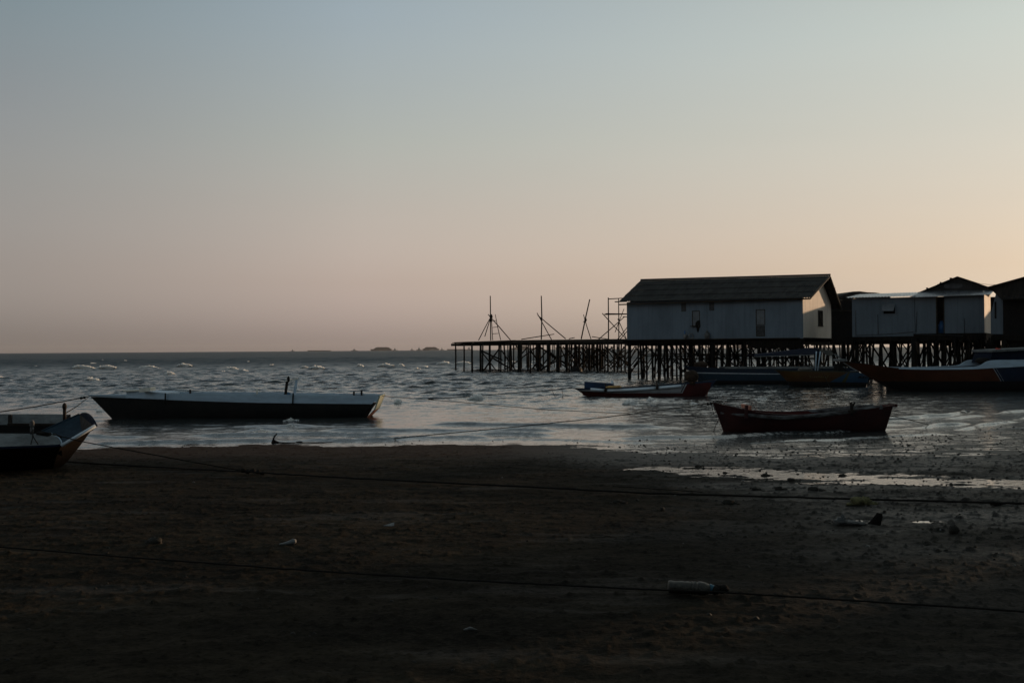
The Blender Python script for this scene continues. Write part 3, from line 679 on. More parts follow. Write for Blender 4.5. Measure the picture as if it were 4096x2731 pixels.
mb = MB(); mb.lump((c.x, c.y + .3, c.z), .30, .32, .29, 14, 10, .05, seed=4); mb.lump((c.x - .12, c.y + .3, c.z + .02), .26, .28, .24, 12, 8, .06, seed=5); mb.tube([(c.x, c.y + .3, e.z - .1), (c.x + .01, c.y + .3, c.z)], [.2, .15], 8)
tag(mb.build('net_sack', 'sack'), 'round brown net sack sitting on the stern of the striped boat', 'sack')

# --- blue boat with an awning (behind)
O = P(2730, 1540, 59.5); O.z = 0; f = plane(O, 0.0); B = .85
boat = tag(empty('fishing_boat', O), 'dark blue and light blue fishing boat with a sloping blue awning under the stilt house', 'boat', 'fishing boats afloat near the stilt houses')
sh = [(2731, 1461), (2790, 1467), (2900, 1473), (3050, 1474), (3200, 1473), (3330, 1472), (3420, 1471)]
kl = [(2790, 1510), (2830, 1535), (2900, 1542), (3050, 1543), (3200, 1543), (3330, 1543), (3400, 1540)]
bb = [.04, .5, .78, .85, .85, .75, .5]; kc = [.03, .3, .55, .65, .65, .55, .3]
tab = []
for i in range(7):
    a = f(*sh[i], B - bb[i]); k = f(*kl[i], B - kc[i])
    tab.append((a[0], a[1], bb[i], k[0], k[1] + .05, kc[i], k[0], k[1] - .2))
hm = paint('two_tone_blue_hull', (0.012, 0.012, 0.013), (0.010, 0.010, 0.010), 2, 0.6, 0.003, 0.3, zones=(
    ((0.014, 0.030, 0.046), [line((2730, 1522), (3400, 1523))]),
    ((0.40, 0.42, 0.44), [line((2780, 1493), (3100, 1497)), line((2900, 1496.5), (3400, 1496.5))]),
    ((0.010, 0.018, 0.032), [line((2780, 1489.5), (3100, 1494)), line((2900, 1494), (3400, 1494))]),
), grime=.3)
hull(tab, B, .05).build('hull', [hm, 'dark'], boat)
mb = MB(); zt = [f(p, q, B)[1] for p, q in ((2900, 1468), (3120, 1467), (3380, 1466))]; xt = [f(p, 1470)[0] for p in (2900, 3120, 3380)]
strake([(xt[i], zt[i] + .02, .86, xt[i], zt[i] - .08, .87) for i in range(3)], B, .05, 8).build('gunwale', 'offwhite', boat)
P0, P1, P2, P3 = f(3018, 1427), f(3255, 1421), f(3290, 1398), f(3262, 1397)
mb = MB(); e0 = f(3018, 1424)
mb.prism([(e0[0], 0, e0[1]), (f(3288, 1416)[0], 0, f(3288, 1416)[1]), (P2[0], .5, P2[1] + .05), (P3[0], .8, P3[1] + .06), (e0[0] + .2, .8, e0[1] + .08)], (0, .0, .04))
mb.prism([(e0[0], 1.7, e0[1]), (f(3288, 1416)[0], 1.7, f(3288, 1416)[1]), (P2[0], 1.2, P2[1] + .05), (P3[0], .8, P3[1] + .06), (e0[0] + .2, .8, e0[1] + .08)], (0, .0, .04))
mb.build('awning', 'navy', boat)
mb = MB(); mb.bar((e0[0], -.03, e0[1] - .03), (P1[0], -.03, P1[1] + .04), .05, .05); mb.build('awning_batten', 'offwhite', boat)
mb = MB(); g0, g1, g2, g3, g4 = f(3278, 1399), f(3328, 1399), (f(3337, 1415)), f(3330, 1424), f(3308, 1418)
mb.prism([(g[0], .2, g[1]) for g in (g0, g1, g2, g3, g4)], (0, .05, 0)); mb.prism([(g[0], .2 + 1.1 * k, g[1] + .05) for g, k in ((g0, 0), (g1, 0), (g1, 1), (g0, 1))], (0, 0, .03)); mb.build('canvas_flap', 'canvas', boat)
for p, q in (((3261, 1482), (3265, 1405)), ((3270, 1482), (3281, 1405))):
    mb = MB(); a = f(*p); b_ = f(*q); mb.tube([(a[0], -.03, a[1]), (b_[0], -.02, b_[1])], .035, 8); mb.build('awning_post', 'white', boat)
for px in (3040, 3120, 3235, 3243):
    mb = MB(); a = f(px, 1478); b_ = f(px, 1426); mb.tube([(a[0], .8, a[1] - .2), (b_[0], .8, b_[1])], .03, 6); mb.build('awning_post', 'iron', boat)
mb = MB(); a = f(2802, 1462, .8); mb.lump((a[0], .8, a[1] + .05), .45, .3, .22, seed=8); tag(mb.build('net_heap', 'sack'), 'low dark net heap on the bow of the blue awning boat', 'net heap'); bpy.data.objects['net_heap'].location = O
mb = MB(); a, b_ = f(3334, 1415, -.4), f(3372, 1440, -.4); mb.bar((a[0], -.4, a[1]), (b_[0], -.5, b_[1]), .05); a, b_ = f(3345, 1417, -.4), f(3364, 1438, -.4); mb.bar((a[0], -.4, a[1]), (b_[0], -.5, b_[1]), .04); mb.build('canvas_pole', 'offwhite', boat)

# --- yellow and blue boat
O = P(3100, 1552, 55.0); O.z = 0; f = plane(O, 0.0); B = .7
boat = tag(empty('fishing_boat', O), 'yellow fishing boat with a blue stern band lying in front of the blue awning boat', 'boat', 'fishing boats afloat near the stilt houses')
sh = [(3100, 1478), (3150, 1482), (3230, 1483), (3300, 1484), (3380, 1485), (3440, 1490), (3476, 1508)]
kl = [(3155, 1526), (3190, 1545), (3240, 1552), (3300, 1554), (3380, 1556), (3430, 1556), (3464, 1548)]
bb = [.05, .45, .66, .7, .7, .62, .50]; kc = [.03, .3, .48, .54, .54, .48, .36]
tab = []
for i in range(7):
    a = f(*sh[i], B - bb[i]); k = f(*kl[i], B - kc[i])
    tab.append((a[0], a[1], bb[i], k[0], k[1] + .05, kc[i], k[0], k[1] - .2))
hm = paint('yellow_hull_paint', (0.068, 0.034, 0.006), (0.052, 0.021, 0.005), 1.0, 0.55, 0.003, 0.3, zones=(
    ((0.014, 0.045, 0.085), [line((3325, 1525), (3385, 1492), -1)]),
    ((0.05, 0.045, 0.013), [line((3370, 1525), (3392, 1490), -1), line((3385, 1525), (3400, 1490))]),
    ((0.035, 0.035, 0.018), [line((3090, 1485), (3480, 1491))]),
    ((0.009, 0.009, 0.009), [line((3100, 1523), (3250, 1526), -1), line((3200, 1526), (3480, 1523), -1)]),
), grime=.35)
hull(tab, B, .05).build('hull', [hm, 'dark'], boat)
mb = MB()                                     # worn, unreadable name strokes and registration marks on the side
rnd = random.Random(4)
for i in range(9):
    px = 3238 + i * 8.6; h_ = 9 if i == 0 else rnd.uniform(4, 8); y_ = 1511
    a = f(px, y_, -.03); b_ = f(px + rnd.uniform(0, 3), y_ - h_, -.03); c = f(px + 5, y_ - h_ * .4, -.03)
    pts = [(a[0], -.052, a[1]), ((a[0] + b_[0]) / 2 + .02, -.052, (a[1] + b_[1]) / 2), (b_[0], -.052, b_[1])]
    mb.tube(pts, .010, 5); mb.tube([(b_[0], -.052, b_[1]), (c[0], -.052, c[1]), (a[0] + .06, -.052, a[1])], .010, 5)
mb.build('lettering', 'ybag', boat)
mb = MB()
for poly in ([(3429, 1512), (3436, 1504), (3446, 1503), (3443, 1508), (3452, 1507), (3449, 1511)], [(3451, 1511), (3453, 1505), (3457, 1505), (3456, 1511)], [(3460, 1511), (3461, 1506), (3466, 1506), (3465, 1511)], [(3468, 1511), (3469, 1507), (3473, 1507), (3472, 1511)]):
    mb.prism([(f(*p, .1)[0], .055, f(*p, .1)[1]) for p in poly], (0, .05, 0))
mb.build('registration_mark', 'black', boat)
mb = MB(); a = f(3140, 1477); b_ = f(3235, 1483); mb.lump(((a[0] + b_[0]) / 2 + .6, .5, a[1] - .02), .4, .3, .12, seed=2); mb.build('tarpaulin', 'canvas', boat)
mb = MB(); a = f(3402, 1486); b_ = f(3436, 1485); mb.bar((a[0], .05, a[1] + .02), (b_[0], .1, b_[1] + .02), .06, .04); mb.build('side_rail', 'offwhite', boat)
mb = MB(); a, b_ = f(3360, 1482), f(3362, 1455); c = f(3400, 1482)
mb.prism([(a[0], .3, a[1] - .02), (b_[0], .3, b_[1]), (c[0], .3, c[1] - .02)], (0, .8, 0)); mb.build('foredeck_hood', 'dark', boat)

# --- big orange and blue boat (right edge)
O = P(3347, 1568, 48.5); O.z = 0; f = plane(O, 0.0); B = 1.1
boat = tag(empty('fishing_boat', O), 'large orange fishing boat with blue after part and white gunwale at the right edge', 'boat', 'fishing boats afloat near the stilt houses')
sh = [(3349, 1440), (3430, 1449), (3600, 1472), (3800, 1473), (3990, 1464), (4250, 1448), (4600, 1420)]
kl = [(3545, 1545), (3590, 1567), (3680, 1574), (3820, 1577), (4000, 1577), (4250, 1577), (4550, 1570)]
bb = [.05, .45, .95, 1.1, 1.1, 1.05, .9]; kc = [.03, .18, .5, .75, .8, .75, .6]
tab = []
for i in range(7):
    a = f(*sh[i], B - bb[i]); k = f(*kl[i], B - kc[i])
    tab.append((a[0], a[1], bb[i], k[0], k[1] + .1, kc[i], k[0], k[1] - .2))
hm = paint('orange_hull_paint', (0.066, 0.020, 0.007), (0.048, 0.015, 0.006), .8, 0.55, 0.003, 0.3, zones=(
    ((0.007, 0.016, 0.035), [line((3975, 1475), (4010, 1528))]),
    ((0.30, 0.31, 0.32), [line((3974, 1475), (4009, 1528)), line((3976.5, 1475), (4011.5, 1528), -1)]),
    ((0.30, 0.31, 0.32), [line((3985, 1475), (4020, 1528)), line((3986.5, 1475), (4021.5, 1528), -1)]),
    ((0.010, 0.009, 0.009), [line((3500, 1527), (4100, 1524), -1)]),
    ((0.010, 0.010, 0.012), [line((3349, 1444), (3450, 1459)), line((3430, 1452), (3640, 1478)), line((3620, 1500), (3621, 1400))]),
), grime=.3)
hull(tab, B, .06, 50).build('hull', [hm, 'dark'], boat)
tz = [(3600, 1470, 1476), (3720, 1471, 1478), (3860, 1467, 1477), (3915, 1462, 1475), (3965, 1441, 1472), (4100, 1438, 1465), (4300, 1430, 1452), (4580, 1405, 1425)]
strake([(f(p, q)[0], f(p, q, B - 1.1)[1], 1.14 if p > 3610 else 1.0, f(p, r_)[0], f(p, r_, B - 1.1)[1], 1.14 if p > 3610 else 1.0) for p, q, r_ in tz], B, .05, 50).build('strake', 'white', boat)
mb = MB()
a, b_, c, d = f(3962, 1444), f(3976, 1406), f(4600, 1375), f(4600, 1420)
mb.prism([(a[0], .12, a[1] - .1), (b_[0], .12, b_[1]), (c[0], .12, c[1]), (d[0], .12, d[1] - .1)], (0, 1.9, 0)); mb.build('cabin', 'navy', boat)
mb = MB(); a, c = f(3968, 1403), f(4600, 1372)
mb.prism([(a[0], 0, a[1] - .06), (a[0], 0, a[1] + .05), (c[0], 0, c[1] + .05), (c[0], 0, c[1] - .06)], (0, 2.15, 0)); mb.build('cabin_roof', 'offwhite', boat)
mb = MB()
for p in (3985, 4030, 4075):
    a = f(p, 1402); mb = MB(); mb.lump((a[0], -.01, a[1]), .02, .02, .02, 6, 4, 0); mb.build('roof_bolt', 'iron', boat)
mb = MB(); a = f(3347, 1440, B); b_ = f(3374, 1444, B); mb.box(a[0] - .02, b_[0], B - .5, B + .5, a[1] - .06, a[1] + .06); mb.build('bow_bracket', 'offwhite', boat)
mb = MB(); a = f(3374, 1450, .7); b_ = f(3413, 1482, .7); mb.bar((a[0], .7, a[1]), (b_[0], .2, b_[1]), .025); a = f(3396, 1466, .5); b_ = f(3416, 1481, .5); mb.bar((a[0], .5, a[1]), (b_[0], .1, b_[1]), .03); mb.build('bow_stay', 'offwhite', boat)
mb = MB(); a = f(3932, 1452, .6); mb.lump((a[0], .5, a[1] + .1), .45, .35, .16, seed=12); o = mb.build('rope_heap', 'rope'); o.location = O; tag(o, 'heap of dark rope in front of the cabin of the large orange boat', 'rope heap')
a = P(3988, 1401.5, 49.2); mb = MB(); mb.box(a.x - .03, a.x + .13, a.y - .1, a.y + .12, a.z - .02, a.z + .10); mb.box(a.x - .0, a.x + .04, a.y, a.y + .05, a.z + .1, a.z + .12)
tag(mb.build('jerrycan', 'redplastic'), 'small red plastic can standing on the cabin roof of the orange boat', 'jerrycan')

# --- blue scow (left edge, nearest, on the sand)
boat = tag(empty('scow', (0, 0, 0)), 'blue-nosed wooden scow with off-white sides hauled up on the sand at the left edge', 'boat')
NB = P(247, 1777, 16.8); NE = P(377, 1704, 17.0); NK = PZ(205, 1874, .13); EK = P(272, 1838, 17.75)
FB = P(165, 1725, 18.3); FE = P(318, 1656, 18.5)
def ext(p, q, s): return p + (q - p) * s
A_ = Vector((.80, .60, 0))                     # heading of the bow
back = -A_ * 5.0
L0 = P(0, 1775, 16.2); back_n = (L0 - NB) * 4.0; back_n.z = .1
K0 = PZ(0, 1886, .10); back_k = (K0 - NK) * 4.0; back_k.z = 0
def sink(p, d=.10): return Vector((p.x, p.y, p.z - d))
mb = MB()
mb.grid([[NB + back_n, NB + back_n * .25, ext(NB, NB + back_n, .05), NB], [ext(NB, NK, .5) + (back_n + back_k) / 2 + Vector((0, -.1, 0)), ext(NB, NK, .5) + (back_n + back_k) / 8 + Vector((0, -.08, 0)), ext(NB, NK, .5) + Vector((-.03, -.05, 0)) + back_n * .05, ext(NB, NK, .5)],
         [sink(NK + back_k), sink(NK + back_k * .25), sink(NK + back_k * .05), sink(NK)]])
mb.build('hull', 'black', boat)
mb = MB(); mb.grid([[NB, NE], [ext(NB, NK, .5), ext(NE, EK, .5) + Vector((.02, 0, 0))], [sink(NK), sink(EK, .02)]]); mb.build('bow_plate', 'rust', boat)
FK = Vector((FE.x - .35, FE.y + .1, .1))
mb = MB(); mb.grid([[NE, FE], [EK, FK]]); mb.build('bow_plate', 'rust', boat)
mb = MB(); mb.grid([[FB + back, FB, FE], [Vector((FB.x, FB.y, 0)) + back, Vector((FB.x, FB.y, 0)), FK]]); mb.build('hull', 'black', boat)
# bow trough
def sec(n, fr, dip, k=8):
    out_ = []
    for i in range(k + 1):
        t = i / k; q = n.lerp(fr, t); out_.append(q - Vector((0, 0, dip * math.sin(math.pi * t))))
    return out_
FBb = FB + Vector((0, 0, 0))
s0 = sec(NB, FBb, .20); s1 = sec(NB.lerp(NE, .5), FBb.lerp(FE, .5), .20); s2 = sec(NE, FE, .18)
mb = MB(); mb.grid([s0, s1, s2]); mb.build('bow_trough', 'dullblue', boat)
arc = [NE.lerp(FE, t) + Vector((.05, .02, .10 * math.sin(math.pi * t) ** .7)) for t in np.linspace(0, 1, 10)]
low = sec(NE, FE, .19, 9)
mb = MB(); mb.grid([arc, [p + Vector((.03, .01, 0)) for p in low]]); mb.grid([[p - Vector((.04, 0, 0)) for p in arc], low]); mb.grid([arc, [p - Vector((.04, 0, 0)) for p in arc]]); mb.build('bow_board', 'navy', boat)
mb = MB(); mb.tube([NB + Vector((0, -.02, -.02)), NE + Vector((.03, -.02, .01))], .030, 8); mb.build('bow_rail', 'pipe', boat)
mb = MB(); mb.tube([FBb, FE], .02, 6); mb.build('bow_rail', 'dullblue', boat)
# near and far wash strakes
T0 = P(205, 1734, 17.05); Tm = P(228, 1745, 16.98)
top = [P(-420, 1731, 16.2), P(-150, 1732, 16.4), P(0, 1733, 16.6), P(120, 1733.5, 16.85), T0, Tm]
botm = [NB + back_n, NB + back_n * .6, NB + back_n * .25, NB + back_n * .13, NB + back_n * .03, NB + Vector((0, .01, .01))]
mb = MB(); mb.grid([top, [a.lerp(b_, .5) + Vector((0, -.04, .03)) for a, b_ in zip(top, botm)], botm], smooth=True)
mb.grid([top, [p + Vector((.02, .12, -.01)) for p in top], [p + Vector((.02, .14, -.35)) for p in top]], 1)
mb.build('side_strake', ['offwhite', 'dark'], boat)
mb = MB(); mb.tube([T0 + Vector((0, -.01, 0)), P(236, 1752, 16.95), P(244, 1764, 16.86), NB + Vector((.01, -.01, 0))], .014, 6); mb.build('strake_cap', 'white', boat)
mb = MB(); mb.grid([[p + Vector((0, -.02, .0)) for p in botm], [p + Vector((0, -.03, -.035)) for p in botm], [p + Vector((0, .01, -.045)) for p in botm]], smooth=False); mb.build('rubbing_strip', 'navy', boat)
ft_ = [P(-420, 1656, 19.2), P(-100, 1656, 19.1), P(60, 1656, 19.0), P(180, 1656.5, 18.9), P(275, 1658, 18.8)]
fb_ = [P(-420, 1700, 19.1), P(-100, 1699, 19.0), P(60, 1698, 18.9), P(180, 1698, 18.8), P(240, 1698, 18.7)]
mb = MB(); mb.grid([ft_, fb_], smooth=False); mb.grid([ft_, [p + Vector((0, .08, 0)) for p in ft_], [p + Vector((0, .10, -.2)) for p in ft_]], smooth=False); mb.build('side_strake', 'offwhite', boat)
mb = MB(); mb.grid([fb_, [p + Vector((0, -.1, -.4)) for p in fb_], [p + Vector((.1, -1.6, -.45)) for p in fb_]]); mb.build('inner_boards', 'dark', boat)
mb = MB(); mb.bar(P(41, 1660, 18.85), P(41, 1698, 18.8), .06, .05); mb.build('frame_rib', 'iron', boat)
mb = MB(); mb.bar(P(35, 1697, 18.7), P(245, 1698, 18.55), .09, .04); mb.build('inner_shelf', 'rust', boat)
mb = MB(); mb.bar(P(150, 1735, 16.9), P(200, 1736, 16.9), .10, .05); mb.build('chock', 'rope', boat)
for px, yt, yb, Yp, mat in ((258, 1615, 1665, 18.7, 'iron'), (128, 1683, 1733, 16.85, 'iron')):
    a = P(px, yb, Yp); t_ = P(px, yt, Yp); h_ = t_.z - a.z
    mb = MB(); mb.tube([a - Vector((0, 0, .08)), a + Vector((0, 0, h_ * .55))], .03, 8); mb.lump((t_.x, t_.y, t_.z - .055), .042, .042, .075, 10, 8, .03); mb.build('bollard', mat if px > 200 else 'log', boat)
mb = MB()
for a, b_, c in (((126, 1722), (135, 1750), (152, 1776)), ((132, 1722), (130, 1752), (124, 1776))):
    mb.tube([P(*a, 16.75), P(*b_, 16.5), P(*c, 16.25)], .009, 5)
mb.build('lashing', 'rope', boat)

# ------------------------------------------------------------------ stilt houses
def box_wall(mb, x0, x1, z0, z1, y0, y1, holes=()):
    """wall slab in the x-z plane with rectangular holes"""
    holes = [(max(h[0], x0), min(h[1], x1), max(h[2], z0), min(h[3], z1)) for h in holes]
    xs = sorted({x0, x1, *[h[0] for h in holes], *[h[1] for h in holes]}); zs = sorted({z0, z1, *[h[2] for h in holes], *[h[3] for h in holes]})
    for a, b_ in zip(xs, xs[1:]):
        run = None
        for c, d in zip(zs, zs[1:]):
            cx, cz = (a + b_) / 2, (c + d) / 2
            if any(h[0] < cx < h[1] and h[2] < cz < h[3] for h in holes):
                if run: mb.box(a, b_, y0, y1, run[0], run[1]); run = None
            else: run = (run[0], d) if run else (c, d)
        if run: mb.box(a, b_, y0, y1, run[0], run[1])
def corrugated(mb, p00, p10, p01, p11, pitch, amp, mi=0, th=.012, seg=6, rows=1, lift=0.0):
    """corrugated sheeting over a quad; ribs run from edge 00-10 (eave) to 01-11 (ridge)"""
    p00, p10, p01, p11 = map(Vector, (p00, p10, p01, p11))
    n = (p10 - p00).cross(p01 - p00).normalized()
    if n.z < 0: n = -n
    L = (p10 - p00).length; k = int(L / pitch * seg)
    for r_ in range(rows):
        v0, v1 = r_ / rows, min((r_ + 1) / rows + (.04 if r_ < rows - 1 else 0), 1)
        lo = []; hi = []; lo2 = []; hi2 = []
        for i in range(k + 1):
            u = i / k; d = n * (amp * math.sin(2 * math.pi * u * L / pitch) + random.uniform(-.002, .002))
            a = p00.lerp(p10, u); b_ = p01.lerp(p11, u)
            j = random.uniform(-.02, .02) if i % seg == 0 else 0
            lo.append(a.lerp(b_, v0) + d + n * (.03 * rows * .3 * (1 if r_ else .6) + lift)); hi.append(a.lerp(b_, v1) + d + n * lift)
        mb.grid([lo, hi], mi)
        mb.grid([[p - n * th for p in lo], [p - n * th for p in hi]], mi)
        mb.grid([lo, [p - n * th for p in lo]], mi)
def pile(parent, x, y, zt, w, zb=-1.0, lean=0.0, mat='pile'):
    mb = MB(); dx, dy = random.gauss(0, lean), random.gauss(0, lean)
    mb.tube([(x + dx, y + dy, zb), (x + dx * .5 + random.gauss(0, .015), y + dy * .5, (zb + zt) / 2), (x, y, zt)], [w * .55, w * .52, w * .48], 8, jit=.08)
    return mb.build('pile', mat, parent)
def brace(parent, p, q, w=.07):
    mb = MB(); p = Vector(p); q = Vector(q); w *= 1.15; m_ = (p + q) / 2 + Vector((0, 0, random.uniform(-.04, .02)))
    mb.tube([p, m_, q], [w * .5, w * .52, w * .45], 6, jit=.1); return mb.build('brace', 'pile', parent)

# house A: the long white one
aA = R(-30)
FRp = P(3212, 1352, 66.0)
O = Vector((FRp.x, FRp.y, 0)); f = plane(O, aA)
z0 = FRp.z - .02
xl = f(2508, 1356)[0]; L = -xl
dv = Vector((-math.sin(aA), math.cos(aA), 0))
def depth_at(px, x=0.0):                      # local y where pixel column px meets the end wall
    d = ray(px, 1300); o = O + Vector((math.cos(aA), math.sin(aA), 0)) * x - CAM
    return (o.x * d.y - o.y * d.x) / (dv.y * d.x - dv.x * d.y)
wA = depth_at(3325)
zw = f(3212, 1193)[1]
house = tag(empty('stilt_house', O, aA), 'long white clad stilt house with a dark corrugated roof at the end of the pier', 'house')
yr = wA * .60; ov = .72
zr = f(3322, 1102, yr)[1] - .0
ye = -.45; slope = (zr - (zw - .06)) / (yr - ye)
def xz(p): return f(*p)
holesA = []
def rect(p0, p1):
    a = f(*p0); b_ = f(*p1); return (min(a[0], b_[0]), max(a[0], b_[0]), min(a[1], b_[1]), max(a[1], b_[1]))
wins = [('window', rect((2725, 1213), (2745, 1246)), 'stain'), ('window', rect((2837, 1210), (2857, 1242)), 'stain'),
        ('shutter', rect((2768, 1243), (2800, 1306)), 'panel'), ('shutter', rect((3023, 1238), (3061, 1300)), 'panel'), ('door_panel', rect((3024, 1303), (3060, 1345)), 'stain')]
mb = MB(); box_wall(mb, xl, 0, z0, zw + .12, 0, .09, [w_[1] for w_ in wins]); mb.build('wall', 'wallA', house)
for nm, r_, mt in wins:
    fr = MB(); t_ = .045
    for b4 in ((r_[0], r_[1], r_[3] - t_, r_[3]), (r_[0], r_[0] + t_, r_[2], r_[3] - t_), (r_[1] - t_, r_[1], r_[2], r_[3] - t_), (r_[0] + t_, r_[1] - t_, r_[2], r_[2] + t_)):
        fr.box(b4[0], b4[1], -.012, .085, b4[2], b4[3])
    w_ = fr.build(nm, 'timber' if nm != 'window' else 'stain', house)
    pb = MB(); pb.box(r_[0] + t_, (r_[0] + r_[1]) / 2 - .004, .02, .06, r_[2] + t_, r_[3] - t_); pb.box((r_[0] + r_[1]) / 2 + .004, r_[1] - t_, .026, .06, r_[2] + t_, r_[3] - t_)
    pb.build('board', mt, w_)
# broken corner of the left shutter with rags hanging out
mb = MB(); poly = [(2783, 1290), (2790, 1283), (2800, 1280), (2802, 1306), (2798, 1312), (2796, 1322), (2792, 1330), (2788, 1322), (2787, 1310), (2782, 1303)]
mb.prism([(f(*p)[0], -.05, f(*p)[1]) for p in poly], (0, .10, 0)); o = mb.build('rag', 'rope'); o.location = O; o.rotation_euler.z = aA
tag(o, 'black rag hanging out of the left shutter of the long white house', 'rag')
mb = MB(); a = f(2765, 1304); b_ = f(2788, 1304); mb.box(a[0], b_[0], -.25, -.002, a[1] - .03, a[1] + .02); mb.build('shelf', 'timber', house)
# gable end with window
mb = MB(); gy0, gy1 = depth_at(3272), depth_at(3291)
gz1 = f(3280, 1240, 0)[1]; cx_ = lambda py, y_: f(3282, py, y_)[1]
gw = (gy0, gy1, cx_(1302, gy0), cx_(1240, gy0))
# plates of the gable: polygon split around the window
def ztop(y_): return (zw + .10) + (zr - zw - .12) * (y_ / yr if y_ < yr else (wA - y_) / (wA - yr))
zrear = zw - .05
def zt(y_): return (zw - .02) + (zr - .06 - zw) * (y_ / yr) if y_ <= yr else zrear + (zr - .06 - zrear) * (wA - y_) / (wA - yr)
def gpoly(yz): mb.prism([(0, a, b_) for a, b_ in yz], (-.08, 0, 0))
gpoly([(.092, z0), (gw[0], z0), (gw[0], zt(gw[0])), (.092, zt(.09))] if gw[0] < yr else [(.092, z0), (gw[0], z0), (gw[0], zt(gw[0])), (yr, zt(yr)), (.092, zt(.092))])
gpoly([(gw[0], z0), (gw[1], z0), (gw[1], gw[2]), (gw[0], gw[2])])
gpoly([(gw[0], gw[3]), (gw[1], gw[3]), (gw[1], zt(gw[1])), (gw[0], zt(gw[0]))])
gpoly([(gw[1], z0), (wA, z0), (wA, zt(wA)), (gw[1], zt(gw[1]))])
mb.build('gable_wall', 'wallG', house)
mb = MB(); mb.box(-.05, .025, gw[0], gw[0] + .06, gw[2], gw[3]); mb.box(-.05, .025, gw[1] - .06, gw[1], gw[2], gw[3]); mb.box(-.05, .025, gw[0] + .06, gw[1] - .06, gw[3] - .06, gw[3]); mb.box(-.05, .05, gw[0] - .05, gw[1] + .05, gw[2] - .05, gw[2] - .001)
win = mb.build('window', 'timber', house)
mb = MB(); mb.box(-.06, -.03, gw[0] + .06, gw[1] - .06, gw[2], gw[3] - .06); mb.build('pane', 'dark', win); mb = MB(); mb.box(-.03, .01, (gw[0] + gw[1]) / 2 - .03, (gw[0] + gw[1]) / 2 + .03, gw[2], gw[3] - .06); mb.build('mullion', 'timber', win)
mb = MB(); mb.box(xl, -.081, wA - .08, wA, z0, zrear)
mb.prism([(xl, .092, z0), (xl, wA - .082, z0), (xl, wA - .082, zt(wA - .1)), (xl, yr, zt(yr)), (xl, .092, zt(.1))], (.08, 0, 0)); mb.build('wall', 'wallA', house)
mb = MB()
xr0 = f(2563, 1122, yr)[0]; xe0 = f(2475, 1207, ye)[0]; xe1 = f(3243, 1191, ye)[0]; zE = f(3243, 1191, ye)[1]; zE0 = f(2475, 1207, ye)[1]
xr1 = f(3322, 1102, yr)[0]; zr0 = f(2563, 1122, yr)[1]
corrugated(mb, (xe0, ye, zE0), (xe1, ye, zE), (xr0, yr, zr0), (xr1, yr, zr), .165, .028, rows=4)
mb.build('roof', 'roof', house)
yb_ = wA + .75
zb_ = zr - (yb_ - yr) * (zr - zrear) / (wA - yr)
mb = MB(); corrugated(mb, (xe0, yb_, zb_), (xe1, yb_, zb_), (xr0, yr + .01, zr0 - .02), (xr1, yr + .01, zr - .02), .165, .028, rows=3); mb.build('roof', 'darkroof', house)
mb = MB(); mb.tube([(xr0, yr, zr0 + .05), (xr1, yr, zr + .06)], .07, 8); mb.build('ridge_cap', 'roof', house)
mb = MB(); k = 0
for y_ in (ye + .15, 1.6, 3.2, yr - .2, yr + 1.3, wA - .2):
    z_ = (zE + (zr - zE) * (y_ - ye) / (yr - ye) if y_ < yr else zr - (y_ - yr) * (zr - zrear) / (wA - yr)) - .10
    mb.bar((xl - .5, y_, z_), (xe1 - .05, y_, z_), .07, .09)
mb.build('purlin', 'timber', house)
mb = MB(); mb.bar((xe1 - .04, ye, zE - .05), (xr1 - .04, yr, zr - .06), .03, .12, up=(1, 0, 0)); mb.bar((xe1 - .04, yb_, zb_ - .05), (xr1 - .04, yr, zr - .06), .03, .12, up=(1, 0, 0)); mb.build('barge_board', 'greywood', house)
mb = MB(); mb.lump((xe1 - .1, yr + 1.6, zr - 1.6 * (zr - zrear) / (wA - yr) + .06), .14, .3, .09, seed=3); mb.build('loose_tile', 'darkroof', house)
# floor frame
mb = MB()
for y_ in (-.02, wA * .33, wA * .66, wA - .1): mb.box(xl - .3, .1, y_, y_ + .12, z0 - .20, z0 - .005)
for i in range(15):
    x_ = xl + (L - .2) * i / 14; mb.box(x_, x_ + .10, -.15, wA, z0 - .40, z0 - .205)
mb.build('floor_beam', 'pile', house)
mb = MB(); mb.box(xl - .2, .05, .1, wA - .1, z0 - .004, z0 + .06); mb.build('floor', 'dark', house)
mb = MB(); mb.box(xl - .2, -.2, -.42, -.002, z0 - .003, z0 + .05); mb.build('ledge', 'timber', house)
# hanging skirt of boards under the right half
mb = MB(); x_ = f(2990, 1370)[0]
for i in range(26):
    a = x_ + (-x_ - .1) * i / 26; mb.box(a, a + (-x_) / 26 * .97, -.06, -.025, z0 - random.uniform(.55, .78), z0 - .1)
mb.build('skirt', 'pile', house)
